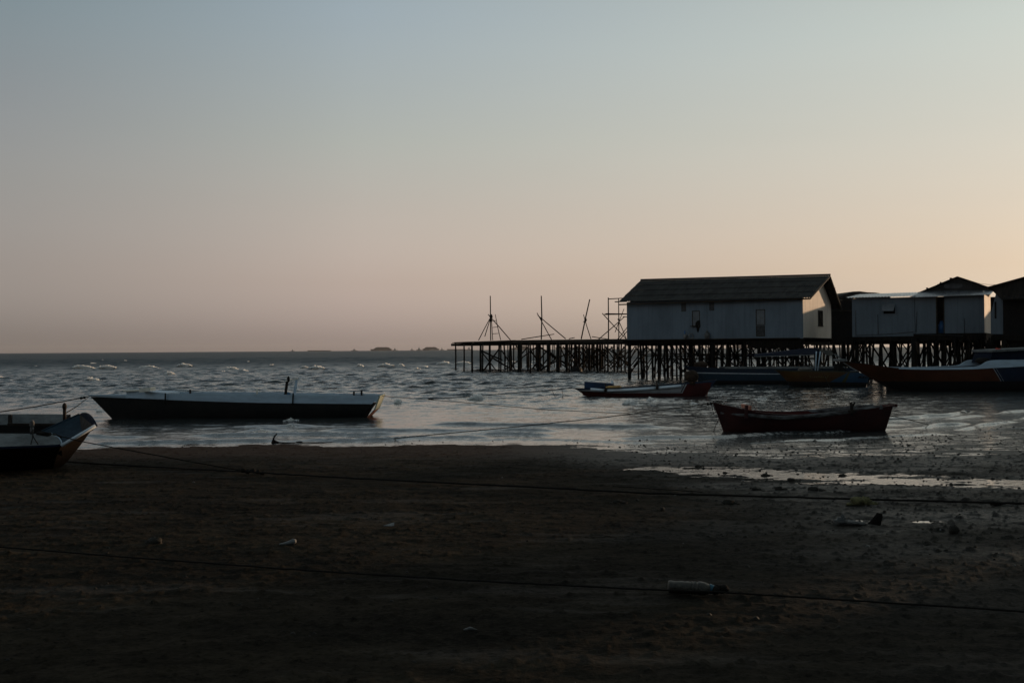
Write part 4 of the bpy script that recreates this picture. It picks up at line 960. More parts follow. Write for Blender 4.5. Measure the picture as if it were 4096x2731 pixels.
# piles and braces
fp = [(2518, .24), (2548, .11), (2580, .13), (2628, .11), (2656, .11), (2690, .13), (2720, .15), (2743, .12), (2800, .12), (2852, .24), (2907, .24), (2975, .15), (3030, .13), (3075, .2), (3130, .13), (3170, .15), (3206, .2)]
loc = []
for px, w_ in fp: x_ = f(px, 1450)[0]; loc.append(x_); pile(house, x_, random.uniform(0, .3), z0 - .2, w_, -1.1, .04)
rows = [1.7, 3.3, 5.0, 6.6, wA - .1]
gridp = []
for y_ in rows:
    line_ = []
    for i in range(14):
        x_ = xl + .2 + (L - .4) * (i + random.uniform(-.35, .35)) / 13.3; line_.append(x_)
        pile(house, x_, y_ + random.uniform(-.2, .2), z0 - .3, random.choice((.09, .11, .13, .16)), -1.1, .07)
    gridp.append(line_)
for i in range(0, len(loc) - 2):
    s = 1 if i % 2 else -1
    a, b_ = loc[i], loc[min(i + random.choice((1, 2)), len(loc) - 1)]
    brace(house, (a, .15, z0 - .5 if s > 0 else .4), (b_, .2, .4 if s > 0 else z0 - .5), random.choice((.06, .08)))
for y_, ln in zip(rows, gridp):
    for i in range(len(ln) - 1):
        if random.random() < .75:
            s = random.random() < .5; j = min(i + random.choice((1, 1, 2)), len(ln) - 1)
            brace(house, (ln[i], y_ - .1, z0 - .4 if s else .3), (ln[j], y_ - .1, .3 if s else z0 - .4), random.choice((.06, .07, .09)))
    brace(house, (ln[0], y_, random.uniform(1.2, 1.9)), (ln[-1], y_, random.uniform(1.2, 1.9)), .06)
for i in range(8):
    x_ = loc[min(i * 2, len(loc) - 1)]; s = i % 2
    brace(house, (x_, 0.1, z0 - .4 if s else .5), (x_ + random.uniform(-.3, .3), wA * .6, .5 if s else z0 - .5), .08)
# things standing on the ledge
def at(px, py, y_): a = f(px, py, y_); return O + Vector((math.cos(aA), math.sin(aA), 0)) * a[0] + dv * y_ + Vector((0, 0, a[1]))
b0 = at(2741, 1338, -.2)
mb = MB(); mb.lump((b0.x, b0.y, z0 + .22), .16, .13, .20, 10, 8, .15, 0, 5); mb.lump((b0.x - .03, b0.y, z0 + .50), .05, .05, .16, 8, 6, .15, 1, 6)
tag(mb.build('plastic_bag', ['whitebag', 'bluebag']), 'white plastic bag with a blue top standing on the ledge of the long white house', 'bag')
b0 = at(2764, 1336, -.2); mb = MB(); mb.tube([(b0.x + .17 * math.cos(t), b0.y + .05 * math.cos(t), z0 + .24 + .17 * math.sin(t)) for t in np.linspace(0, 2 * math.pi, 20)], .04, 8)
tag(mb.build('hose_coil', 'whitebag'), 'pale coiled hose leaning on the wall between the two bags on the ledge', 'hose')
b0 = at(2828, 1338, -.2); mb = MB(); mb.lump((b0.x, b0.y, z0 + .26), .19, .14, .26, 10, 8, .18, 0, 8); mb.lump((b0.x, b0.y, z0 + .55), .06, .05, .12, 8, 6, .2, 0, 9)
tag(mb.build('sack', 'bag'), 'brownish grey sack slumped on the ledge right of the black rag', 'sack')

# houses B and C : low shacks to the right, one continuous front facing the beach
aB = R(-29); uB = Vector((math.cos(aB), math.sin(aB), 0)); vB = Vector((-math.sin(aB), math.cos(aB), 0))
def shack(name, label, Yf, px0, px1, ytop0, ytop1, ybot0, ybot1, depth, holes, wallm, at_=None):
    a = P(px0, ybot0, Yf); b_ = P(px1, ybot1, Yf)
    O_ = Vector((a.x, a.y, 0)) if at_ is None else at_; g = plane(O_, aB)
    h = tag(empty(name, O_, aB), label, 'house')
    return h, O_, g
Yb = 66.0
hB, OB, g = shack('stilt_house', 'low grey-white stilt shack with a bare zinc roof and a propped window flap', Yb, 3409, 3660, 1193, 1190, 1347, 1346, 6, (), 'wallB')
f = g
xB = f(3659, 1300)[0]; zb0 = f(3409, 1347)[1]; ztB = f(3409, 1195)[1]; 
hB_h = rect((3533, 1219), (3580, 1254))
mb = MB(); box_wall(mb, 0, xB, zb0 + .0, ztB, 0, .08, [hB_h]); mb.build('wall', 'wallB', hB)
mb = MB(); mb.box(0, .08, .081, 4, zb0, ztB + .05); mb.box(xB - .08, xB, .081, 4, zb0, ztB + .05); mb.box(.081, xB - .081, 4, 4.08, zb0, ztB); mb.build('wall', 'wallB', hB)
mb = MB(); a = f(3530, 1217); b_ = f(3581, 1217); c = f(3527, 1244, -.45); d = f(3574, 1244, -.45)
mb.prism([(a[0], -.01, a[1]), (b_[0], -.01, b_[1]), (d[0], -.5, d[1]), (c[0], -.5, c[1])], (0, .0, .025)); mb.build('window_flap', 'panel', hB)
mb = MB(); mb.box(hB_h[0], hB_h[1], .081, .12, hB_h[2], hB_h[3]); mb.build('window', 'dark', hB)
mb = MB(); zf0 = f(3380, 1191, -.4)[1]; zk = f(3470, 1177, 3.2)[1]
xa, xb_ = f(3384, 1191, -.4)[0], f(3664, 1188, -.4)[0]; xc, xd = f(3440, 1178, 3.5)[0], f(3690, 1176, 3.5)[0]
corrugated(mb, (xa, -.4, zf0), (xb_, -.4, zf0 - .02), (xc, 3.5, zk + .02), (xd, 3.5, zk + .05), .20, .026, seg=6, rows=2); mb.build('roof', 'metalroof', hB)
mb = MB()
for p in (((3422, 1243), (3424, 1342)), ((3511, 1258), (3513, 1338)), ((3424, 1341), (3555, 1336)), ((3555, 1336), (3655, 1327))):
    a, b_ = f(*p[0]), f(*p[1]); mb.tube([(a[0], -.03, a[1]), (b_[0], -.03, b_[1])], .016, 6)
mb.build('drain_pipe', 'stain', hB)
mb = MB(); mb.box(-.1, xB + .1, -.05, 4, zb0 - .28, zb0 - .005)
for i in range(9): a = i / 8 * xB; mb.box(a - .05, a + .05, -.12, 4.4, zb0 - .50, zb0 - .285)
mb.build('floor_beam', 'pile', hB)
def under(h, g, x0, x1, zt_, n, rows, nb, cap=.2):
    for y_ in rows:
        ln = []
        for i in range(n):
            x_ = x0 + (x1 - x0) * (i + random.uniform(-.35, .35)) / (n - 1); ln.append(x_)
            pile(h, x_, y_ + random.uniform(-.25, .25), zt_, random.choice((.09, .11, .13, .17)), -.9, .12)
        for i in range(len(ln) - 1):
            if random.random() < nb:
                s = random.random() < .5; j = min(i + random.choice((1, 2)), len(ln) - 1)
                brace(h, (ln[i], y_, zt_ - .1 if s else .2), (ln[j], y_, .2 if s else zt_ - .1), random.choice((.06, .08, .1)))
under(hB, f, -1.2, xB, zb0 - .3, 8, (.1, 1.8, 3.6, 5.6), .7)

hC, OC, g = shack('stilt_house', 'grey-white stilt shack with a dark doorway under a zinc awning and black gable', Yb, 3661, 3938, 1183, 1178, 1334, 1333, 7, (), 'wallB', OB + uB * (xB + .02))
f = g
xC = f(3938, 1300)[0]; zc0 = f(3700, 1334)[1]; ztC = f(3700, 1185)[1]
d_ = ray(3963, 1300); o_ = OC + uB * xC - CAM; dC = (o_.x * d_.y - o_.y * d_.x) / (vB.y * d_.x - vB.x * d_.y)
dC = min(max(dC, 3.0), 9.0); print('dC', dC, 'wA', wA, 'L', L, 'yC', (OC + uB * xC).y)
door = rect((3744, 1180), (3776, 1333.5))
mb = MB(); box_wall(mb, .005, xC, zc0, ztC, 0, .08, [(door[0], door[1], zc0 - 1, ztC + 1)]); mb.build('wall', 'wallB', hC)
mb = MB(); mb.box(door[0] - .02, door[0] + .06, -.012, .09, zc0, ztC); mb.box(door[1] - .02, door[1] + .04, -.012, .09, zc0, ztC); mb.build('door_frame', 'timber', hC)
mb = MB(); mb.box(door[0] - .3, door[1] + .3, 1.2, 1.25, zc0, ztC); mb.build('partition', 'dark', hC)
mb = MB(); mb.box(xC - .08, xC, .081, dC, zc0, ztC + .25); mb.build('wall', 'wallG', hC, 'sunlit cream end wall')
mb = MB(); mb.box(.01, .09, .081, dC, zc0, ztC); mb.box(.1, xC - .085, dC, dC + .08, zc0, ztC); mb.build('wall', 'wallB', hC)
mb = MB(); ze = f(3800, 1184, -.5)[1]; zi = f(3800, 1163, .9)[1]
corrugated(mb, (f(3638, 1185, -.5)[0], -.5, ze - .01), (f(3960, 1178, -.5)[0], -.5, f(3960, 1178, -.5)[1]), (f(3690, 1164, .9)[0], .9, f(3690, 1165, .9)[1]), (f(3976, 1160, .9)[0], .9, f(3976, 1160, .9)[1]), .13, .02, rows=1); mb.build('awning_roof', 'metalroof', hC)
pk = f(3830, 1107, .9); gl = f(3672, 1173, .9); gr = f(4000, 1165, .9)
mb = MB(); mb.prism([(gl[0] + .1, .95, gl[1]), (gr[0] - .1, .95, gr[1]), (pk[0], .95, pk[1] - .06)], (0, .06, 0)); mb.build('gable_wall', 'darkwall', hC)
mb = MB(); a = f(3775, 1146); mb.prism([(f(*p, .9)[0], .93, f(*p, .9)[1]) for p in ((3775, 1150), (3778, 1137), (3812, 1134), (3850, 1136), (3849, 1147), (3830, 1153), (3790, 1154))], (0, .015, 0)); mb.build('patch_board', 'stain', hC)
mb = MB(); corrugated(mb, (gl[0], .7, gl[1]), (gl[0], dC + .5, gl[1]), (pk[0], .7, pk[1]), (pk[0], dC + .5, pk[1]), .18, .025, rows=2)
corrugated(mb, (gr[0], .7, gr[1]), (gr[0], dC + .5, gr[1]), (pk[0] + .01, .7, pk[1]), (pk[0] + .01, dC + .5, pk[1]), .18, .025, rows=2); mb.build('roof', 'darkroof', hC)
mb = MB(); a = f(3804, 1114, .7); mb.lump((a[0], .75, a[1]), .10, .3, .05, seed=4); a = f(3762, 1131, .7); mb.lump((a[0], .75, a[1]), .05, .2, .06, seed=5); a = f(3708, 1153, .7); mb.lump((a[0], .75, a[1]), .07, .2, .05, seed=6); mb.build('roof_stone', 'mud', hC)
mb = MB()
for p in (((3668, 1248), (3664, 1330)), ((3857, 1273), (3858, 1334))):
    a, b_ = f(*p[0]), f(*p[1]); mb.tube([(a[0], -.03, a[1]), (b_[0], -.03, b_[1])], .018, 6)
a, m_, b_ = f(3665, 1337), f(3750, 1339), f(3853, 1343); mb.tube([(a[0], -.1, a[1]), (m_[0], -.12, m_[1]), (b_[0], -.1, b_[1])], .015, 6)
mb.build('drain_pipe', 'stain', hC)
mb = MB(); mb.box(-.1, xC + .1, -.05, dC, zc0 - .45, zc0 - .005)
for i in range(10): a = i / 9 * xC; mb.box(a - .05, a + .05, -.12, dC, zc0 - .62, zc0 - .455)
mb.build('floor_beam', 'pile', hC)
under(hC, f, .1, xC + .3, zc0 - .3, 9, (.1, 1.5, 3.0, 4.5), .8)
under(hC, f, xC * .45, xC + .3, zc0 - .3, 7, (5.6, 7.2), .6)
mb = MB()
for i in range(16):
    a = xC * .30 + i * xC * .7 / 16; mb.box(a, a + xC * .7 / 16 * .95, .5, .54, zc0 - random.uniform(.75, 1.15), zc0 - .45)
mb.build('skirt', 'pile', hC)
mb = MB(); a = f(3655, 1400, -.3); mb.tube([(a[0], -.3, -.8), (a[0] + .03, -.3, f(3655, 1352)[1])], .17, 10, jit=.05); mb.build('pile', 'pile', hC)
# blue drum in the doorway, rag on the pile
c = OC + uB * f(3766, 1318, .6)[0] + vB * .6; mb = MB(); mb.tube([(c.x, c.y, zc0 + .02), (c.x, c.y, zc0 + .55), (c.x, c.y, zc0 + .62), (c.x, c.y, zc0 + .8)], [.2, .2, .14, .08], 12)
tag(mb.build('water_jug', 'bluebag'), 'blue water jug standing inside the dark doorway', 'jug')
c0 = OC + uB * f(3660, 1370, -.5)[0] - vB * .5 + Vector((0, 0, f(3660, 1370, -.5)[1])); c1 = OC + uB * f(3665, 1412, -.5)[0] - vB * .5 + Vector((0, 0, f(3665, 1412, -.5)[1]))
mb = MB(); mb.prism([c0 + Vector((-.05, -.2, .05)), c0 + Vector((.05, -.2, 0)), c1 + Vector((.05, -.2, .1)), c1 + Vector((.02, -.2, -.05)), c1 + Vector((-.08, -.2, .25))], (.06, .03, 0))
tag(mb.build('cloth_strip', 'sack'), 'brown cloth strip hanging on the thick pile under the two shacks', 'cloth')

# house D : dark hut glimpsed between the long house and the zinc shack
O = P(3330, 1340, 79.0); O.z = 0; f = plane(O, 0.0)
hD = tag(empty('stilt_house', O), 'dark hut with a sagging black roof between the long white house and the zinc-roofed shack', 'house')
zD = 2.7
mb = MB(); mb.box(f(3318, 1300)[0], f(3450, 1300)[0], 0, 5, zD, f(3400, 1200)[1]); mb.box(f(3450, 1300)[0] + .01, 30, .2, 5, zD, 6.0); mb.build('wall', 'dark', hD)  # long right-hand block is unseen, added to shadow the sunlit end walls
mb = MB(); mb.box(f(3470, 1300)[0], 30.5, -.1, 5.4, 6.01, 6.07); mb.build('shadow_roof', 'darkroof', hD)  # unseen roof added to cast shade on the neighbouring end walls
rp = [(3345, 1186), (3385, 1176), (3412, 1166), (3440, 1165), (3470, 1169), (3500, 1170), (3560, 1179)]
mb = MB(); mb.grid([[(f(*p, 1)[0], 1 + 0 * k, f(*p, 1)[1]) for p in rp], [(f(*p, 1)[0], 5, f(*p, 1)[1] + .05) for p in rp]]); mb.grid([[(f(*p, 1)[0], 1, f(*p, 1)[1]) for p in rp], [(f(*p, 1)[0], .9, f(*p, 1)[1] - .25) for p in rp]])
mb.prism([(f(3350, 1195, 1)[0], 1.02, f(3350, 1200, 1)[1])] + [(f(*p, 1)[0], 1.02, f(*p, 1)[1] - .05) for p in rp] + [(f(3560, 1200, 1)[0], 1.02, f(3560, 1200, 1)[1])], (0, .05, 0))
mb.build('roof', 'darkroof', hD)
mb = MB(); a = f(3330, 1243, -.3); b_ = f(3409, 1240, -.3); mb.box(a[0], b_[0], -.3, -.1, a[1] - .03, a[1] + .03); mb.build('lintel', 'timber', hD)
mb = MB(); mb.box(f(3318, 1300)[0], f(3460, 1300)[0], -.3, 5, zD - .35, zD - .002); mb.build('floor', 'pile', hD)
under(hD, f, f(3318, 1400)[0], f(3470, 1400)[0], zD - .3, 6, (0, 2.2, 4.4), .6)

# house E : dark shed at the right edge
O = P(4010, 1330, 57.8); O.z = 0; f = plane(O, aB)
hE = tag(empty('stilt_house', O, aB), 'black shed with a rising roof cut off by the right edge of the picture', 'house')
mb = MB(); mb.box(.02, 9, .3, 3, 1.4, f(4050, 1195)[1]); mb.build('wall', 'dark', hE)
mb = MB(); a = f(3942, 1300)[0]; mb.prism([(f(3963, 1335, .35)[0], .35, f(3963, 1335)[1]), (f(4012, 1336, .35)[0], .35, f(4012, 1336)[1]), (f(4012, 1172, .35)[0], .35, f(4012, 1172)[1]), (f(3984, 1172, .35)[0], .35, f(3984, 1172)[1]), (f(3963, 1255, .35)[0], .35, f(3963, 1255)[1])], (0, .06, 0)); mb.build('side_wall', 'wallB', hE)  # slanted left edge shaped to imitate the shadow line beside it
mb = MB(); a, b_ = f(3978, 1207, .4), f(3981, 1274, .4); mb.box(a[0], a[0] + .10, .33, .46, b_[1], a[1]); mb.build('window', 'dark', hE)
mb = MB(); a, b_, c = f(3950, 1150, 0), f(4096, 1108, 0), f(4300, 1052, 0)
corrugated(mb, (a[0], -.2, a[1] - .0), (a[0], 3.2, a[1]), (c[0], -.2, c[1]), (c[0], 3.2, c[1]), .18, .025, rows=2)
mb.prism([(a[0] + .1, .1, a[1] - .03), (c[0], .1, c[1] - .05), (c[0], .1, 4.6), (f(4008, 1200)[0], .1, f(4008, 1200)[1])], (0, .05, 0)); mb.build('roof', 'darkroof', hE)
mb = MB(); a, b_ = f(4012, 1196, -.6), f(4200, 1194, -.6); corrugated(mb, (a[0], -.6, a[1]), (b_[0], -.6, b_[1]), (a[0], .09, a[1] + .2), (b_[0], .09, b_[1] + .2), .15, .02); mb.build('awning_roof', 'darkroof', hE)
mb = MB(); mb.box(f(3965, 1300)[0], 9, -.2, 3, 2.50, 2.8); mb.build('floor', 'pile', hE)
under(hE, f, f(3960, 1400)[0], 7, 2.55, 8, (0, 1.0, 2.0, 2.9), .8)
mb = MB()
for i in range(34): a = f(3960, 1400)[0] + i * .26; mb.box(a, a + .24, 1.4, 1.43, random.uniform(.1, 1.6), 2.6)
mb.build('skirt', 'pile', hE)
# wire between roofs
mb = MB(); a, m_, b_ = P(3905, 1132, 63), P(3950, 1138, 60.5), P(3990, 1139, 58.5); mb.tube([a, m_, b_], .012, 5); tag(mb.build('wire', 'rope'), 'thin wire strung from the black gable to the roof at the right edge', 'wire')

# ------------------------------------------------------------------ pier
pier = tag(empty('pier', (0, 100, 0)), 'long bare timber pier on many dark piles running left from the white house', 'pier')
def pl(px, py, Y): return P(px, py, Y) - Vector((0, 100, 0))
def Yp(px): return 104 - 9 * (px - 1812) / 700
FP = [(1823, 6, 1482), (1856, 6, 1485), (1889, 8, 1490), (1923, 9, 1487), (1931, 6, 1487), (1960, 9, 1484), (1996, 5, 1483), (2003, 6, 1484), (2031, 5, 1488), (2040, 7, 1490), (2076, 11, 1488), (2083, 7, 1493), (2112, 7, 1488), (2121, 7, 1491),
      (2153, 13, 1485), (2193, 13, 1487), (2232, 15, 1489), (2267, 10, 1485), (2277, 6, 1491), (2297, 6, 1481), (2316, 7, 1480), (2333, 9, 1481), (2345, 5, 1486), (2358, 9, 1486), (2377, 6, 1484), (2390, 7, 1484), (2401, 10, 1481), (2420, 6, 1488), (2432, 7, 1488), (2457, 6, 1486), (2470, 6, 1489), (2485, 6, 1485), (2500, 7, 1483)]
plist = []
for px, w_, yb in FP:
    q = PZ(px, yb); Yq = min(max(q.y, 92), 108); t_ = P(px + random.uniform(-1.5, 1.5), 1374, Yq); b_ = P(px, yb, Yq)
    plist.append((px, Yq))
    mb = MB(); w = w_ * 1.05 / F * Yq
    mb.tube([(b_.x, b_.y - 100, -1.2), (b_.x, b_.y - 100, .0), ((b_.x + t_.x) / 2 + random.gauss(0, .02), b_.y - 100, 1.5), (t_.x, t_.y - 100, t_.z + .12)], [w * .5, w * .52, w * .5, w * .46], 8, jit=.08); mb.build('pile', 'pile', pier)
for i in range(44):                            # rows further back, denser towards the house
    px = 1990 + 520 * (i / 44) ** .75 + random.uniform(-8, 8) if i < 34 else random.uniform(2300, 2560)
    Yq = random.choice((108, 112, 116, 120)); w = random.uniform(.11, .2); a = pl(px, 1400, Yq)
    mb = MB(); mb.tube([(a.x, a.y, -1.2), (a.x + random.gauss(0, .05), a.y, 1.3), (a.x + random.gauss(0, .08), a.y, 3.0)], w * .5, 7, jit=.08); mb.build('pile', 'pile', pier)
BR = [(1925, 1402, 2010, 1440), (1927, 1408, 1986, 1483), (1932, 1486, 1998, 1392), (1965, 1428, 2050, 1478), (2005, 1400, 2068, 1488), (2010, 1484, 2090, 1430), (2060, 1372, 2068, 1388), (2070, 1430, 2110, 1388), (2085, 1432, 2150, 1385), (2120, 1400, 2185, 1482),
      (2125, 1480, 2190, 1400), (2155, 1384, 2235, 1438), (2160, 1482, 2230, 1430), (2155, 1480, 2195, 1430), (2195, 1405, 2265, 1458), (2200, 1418, 2290, 1488), (2235, 1432, 2310, 1385), (2270, 1400, 2330, 1470), (2150, 1484, 2232, 1440), (2240, 1440, 2280, 1460),
      (2300, 1385, 2360, 1440), (2310, 1470, 2400, 1390), (2335, 1400, 2420, 1480), (2355, 1480, 2440, 1395), (2380, 1390, 2470, 1470), (2400, 1480, 2500, 1400), (2420, 1385, 2510, 1455), (2440, 1475, 2520, 1400), (2450, 1400, 2530, 1480), (2370, 1430, 2460, 1385)]
for x0, y0, x1, y1 in BR:
    Yq = random.choice((96.5, 98, 104)); Yq = max(Yq, 96)
    brace(pier, pl(x0, y0, Yq + 3), pl(x1, y1, Yq + 3.2), random.choice((.11, .14)))
for i in range(26):
    x0 = 2240 + i * 12; Yq = random.choice((109, 113, 117)); s = random.random() < .5
    brace(pier, pl(x0, 1385 if s else 1472, Yq), pl(x0 + random.uniform(35, 70), 1472 if s else 1385, Yq + .2), .11)
a, b_ = pl(1806, 1379, 104.5), pl(2520, 1371, 94)
mb = MB(); mb.bar(a, b_, .2, .24); a2, b2 = pl(1812, 1379, 112), pl(2700, 1371, 104); mb.bar(a2, b2, .2, .24)
a3, b3 = pl(1830, 1380, 118), pl(2700, 1371, 112); mb.bar(a3, b3, .2, .22); mb.build('beam', 'pile', pier)
mb = MB()
n_ = 96
for i in range(n_):
    t_ = i / n_; px = 1812 + t_ * 760; Y0 = Yp(px) - random.uniform(.2, .8)
    c = P(px, 1379 - 8 * t_, Y0); z_ = c.z + .12 + .04 + (.05 if i % 7 == 0 else random.uniform(0, .03)) + (.10 * t_)
    Lb = 14 + random.uniform(-.5, .6); x2 = c.x * (Y0 + Lb) / Y0
    mb.bar((c.x, Y0 - 100, z_), (c.x + 2.2, Y0 - 100 + Lb, z_ + .02), .21, .055)
mb.build('deck', 'pile', pier)
mb = MB(); mb.bar(pl(1818, 1370, 104), pl(1900, 1367, 103), .3, .08); mb.bar(pl(1900, 1369, 103), pl(2060, 1363, 100), .3, .16); mb.bar(pl(2060, 1366, 100), pl(2520, 1361, 94.3), .35, .28); mb.build('deck_plank', 'timber', pier)
# brace lying low by the waterline, and rubble at a pile foot
c = PZ(2310, 1487); mb = MB(); mb.lump((c.x, c.y + 1, .05), .5, .4, .45, 10, 7, .3, seed=6); tag(mb.build('boulder', 'black'), 'black boulder at the foot of the pier piles above the waterline', 'boulder')

# masts on the pier
def stick(mb, p, q, Y0, Y1=None, w=.10): mb.tube([P(*p, Y0), (P(*p, Y0) + P(*q, Y1 or Y0)) / 2 + Vector((random.gauss(0, .02), 0, 0)), P(*q, Y1 or Y0)], [w * .5, w * .5, w * .42], 7, jit=.05); return mb
def rig(label, pole, struts, knots=()):
    base = P(*pole[0], pole[4]); o = empty('mast', base); tag(o, label, 'mast', 'masts standing on the pier')
    def st(name, p, q, Y0, w, lab=None):
        mb = MB(); stick(mb, p, q, Y0, Y0, w); mb.v = [tuple(Vector(v) - base) for v in mb.v]; mb.build(name, 'pile', o, lab)
    st('pole', pole[0], pole[1], pole[4], pole[2])
    for p, q, w in struts: st('strut', p, q, pole[4] + .3, w)
    for p, r_ in knots:
        c = P(*p, pole[4]) - base; mb = MB(); mb.lump(c, r_, r_, r_ * 1.5, seed=3); mb.build('lashing', 'rope', o)
    return o
rig('upright mast at the seaward end with a tripod of poles lashed round it', ((1963, 1362), (1961, 1183), .125, 0, 103), [((1914, 1361), (1966, 1262), .09), ((1939, 1346), (1962, 1272), .09), ((2042, 1360), (1952, 1257), .10)], [((1964, 1266), .16), ((1963, 1280), .14)])
rig('upright bare mast with two slanting props in the middle of the pier', ((2165, 1358), (2165, 1183), .13, 0, 100), [((2206, 1358), (2148, 1251), .09), ((2263, 1355), (2150, 1260), .10)], [((2165, 1275), .10)])
rig('leaning mast crossed by a thin prop nearest to the scaffold', ((2325, 1356), (2359, 1197), .13, 0, 98), [((2364, 1356), (2334, 1258), .085), ((2333, 1287), (2345, 1281), .08)], [((2342, 1279), .12)])
base = P(1985, 1360, 103)
lad = tag(empty('ladder', base), 'narrow wooden ladder leaning on the seaward mast', 'ladder')
for p, q in (((1971, 1361), (1966, 1275)), ((2003, 1360), (1981, 1257))):
    mb = MB(); stick(mb, p, q, 102.8, 102.8, .075); mb.v = [tuple(Vector(v) - base) for v in mb.v]; mb.build('rail', 'pile', lad)
for p, q in (((1970, 1335), (1998, 1333)), ((1968, 1310), (1992, 1307)), ((1966, 1284), (1987, 1282))):
    mb = MB(); stick(mb, p, q, 102.8, 102.8, .06); mb.v = [tuple(Vector(v) - base) for v in mb.v]; mb.build('rung', 'pile', lad)
for lab, p, q, Y0, w in (('long plank lying tilted on the pier behind the middle mast', (2085, 1357), (2217, 1336), 101, .09), ('short plank propped on the deck between the masts', (2275, 1355), (2299, 1350), 98.5, .09), ('thin plank lying on the deck at the foot of the scaffold', (2367, 1346), (2432, 1356), 97, .08)):
    mb = MB(); stick(mb, p, q, Y0, Y0, w); tag(mb.build('plank', 'pile'), lab, 'plank', 'loose planks on the pier')
base = P(2450, 1357, 95)
sc = tag(empty('scaffold', base), 'pole scaffold with two stages standing at the left end of the white house', 'scaffold')
SC = [('pole', (2434, 1357), (2433, 1190), .12), ('pole', (2475, 1357), (2474, 1194), .10), ('rail', (2433, 1196), (2500, 1192), .09), ('rail', (2459, 1207), (2506, 1206), .10), ('stage', (2418, 1257), (2508, 1256), .13), ('stage', (2424, 1254), (2506, 1255), .07), ('brace', (2409, 1253), (2506, 1357), .085),
      ('brace', (2394, 1357), (2500, 1265), .085), ('brace', (2460, 1329), (2496, 1235), .07), ('brace', (2471, 1275), (2506, 1357), .08), ('brace', (2470, 1357), (2512, 1305), .08), ('brace', (2480, 1357), (2514, 1318), .08), ('rail', (2491, 1267), (2510, 1267), .08)]
for nm, p, q, w in SC:
    mb = MB(); stick(mb, p, q, 94.5 if nm != 'brace' else 95, None, w); mb.v = [tuple(Vector(v) - base) for v in mb.v]; mb.build(nm, 'pile', sc)

# ------------------------------------------------------------------ ropes
def rope(label, pts, r_, knots=(), sag=0.0):
    mb = MB(); out_ = []
    pts = [Vector(p) for p in pts]
    for a, b_ in zip(pts, pts[1:]):
        for i in range(10):
            t = i / 10; out_.append(a.lerp(b_, t) - Vector((0, 0, sag * 4 * t * (1 - t))) + Vector((0, 0, random.gauss(0, r_ * .15))))
    out_.append(pts[-1]); mb.tube(out_, r_, 6)
    for k in knots: mb.lump(k, r_ * 3.2, r_ * 2.6, r_ * 2.6, 8, 6, .3, seed=int(abs(k[0]) * 100))
    return tag(mb.build('mooring_rope', 'rope'), label, 'rope', 'mooring ropes')
def onsand(px, py, lift=.02):
    q = PZ(px, py, .2)
    for _ in range(12): q = PZ(px, py, sand_z(q.x, q.y) + lift)
    return q
rope('taut rope running left from the bow of the long black boat out of the picture', [P(-300, 1690, 26), P(0, 1647, 27.5), P(150, 1625, 29), P(300, 1596, 31.5), P(356, 1586, 32.7)], .016, [P(325, 1592, 32), P(338, 1590, 32)])
rope('rope from the far post of the scow to the long black boat', [P(262, 1652, 18.7), P(300, 1630, 24), P(350, 1592, 32.6)], .011)
rope('long rope from the long black boat across the water to behind the red rowboat', [P(1420, 1581, 33), P(1520, 1583, 33.1), P(1800, 1605, 32.5), P(2200, 1639, 31.5), P(2600, 1658, 30), P(2880, 1668, 28.5), P(3560, 1676, 28), P(3700, 1679, 28)], .010)
rope('rope rising from the water to the front pile under the white house', [PZ(1600, 1592), P(1760, 1580, 52), P(2140, 1546, 56), P(2340, 1537, 63), P(2518, 1514, 72.5)], .022)
rope('rope from the water to the bow of the striped boat with ends hanging down', [PZ(1700, 1594), P(1800, 1591, 45), P(2180, 1563, 46), P(2290, 1551, 46.5)], .020)
rope('short slack rope dipping from the blue awning boat to the water', [P(3130, 1543, 57), P(3060, 1558, 53), PZ(2985, 1565)], .016)
rope('thin curved line hanging from the awning posts past the yellow boat', [P(3285, 1452, 54), P(3292, 1490, 54), P(3310, 1530, 53.5), P(3325, 1558, 52), PZ(3345, 1568)], .012)
rope('rope from the red rowboat bow down to the iron anchor', [P(2853, 1612, 26.3), P(2700, 1633, 26.2), P(2400, 1671, 25.6), P(2000, 1713, 24.8), P(1700, 1741, 24), onsand(1500, 1760), onsand(1300, 1769), onsand(1120, 1770)], .011, [P(2845, 1613, 26.3), P(2832, 1616, 26.3)])
rope('thin rope running from the red rowboat stern down to the wet sand on the right', [P(3562, 1661, 26.3), P(3650, 1682, 25.5), onsand(3740, 1704)], .010)
kn = onsand(990, 1886, .05)
rope('thick rope lying on the sand from the scow across the beach to the right edge', [onsand(262, 1845), onsand(400, 1855), onsand(700, 1872), onsand(900, 1882), kn, onsand(1250, 1903, .05), onsand(1700, 1926, .06), onsand(2100, 1946, .06), onsand(2600, 1972, .06), onsand(3000, 1983, .05), onsand(3400, 1994, .05), onsand(3800, 2005, .05), onsand(4096, 2013, .06), onsand(4500, 2026, .06)], .0135, [kn, kn + Vector((.08, .02, .01)), kn + Vector((-.07, 0, .02)), kn + Vector((.18, -.02, 0)), onsand(1050, 1893)])
rope('thin taut line from the scow post down to the knot on the thick rope', [P(130, 1720, 16.8), P(165, 1725, 16.7), P(330, 1766, 16.5), P(650, 1825, 15.9), kn], .009)
rope('nearest rope stretched over the foreground sand through the plastic bottle', [onsand(px, py, .05) for px, py in ((-200, 2170), (0, 2186), (300, 2211), (600, 2234), (900, 2256), (1200, 2278), (1600, 2303), (2000, 2327), (2300, 2342), (2600, 2356), (2900, 2368), (3200, 2387), (3500, 2406), (3800, 2425), (4096, 2444), (4500, 2470))], .0075)
rope('faint thin line on the sand above the thick rope on the right', [onsand(2450, 1944), onsand(2600, 1953), onsand(2810, 1967)], .006)
mb = MB()
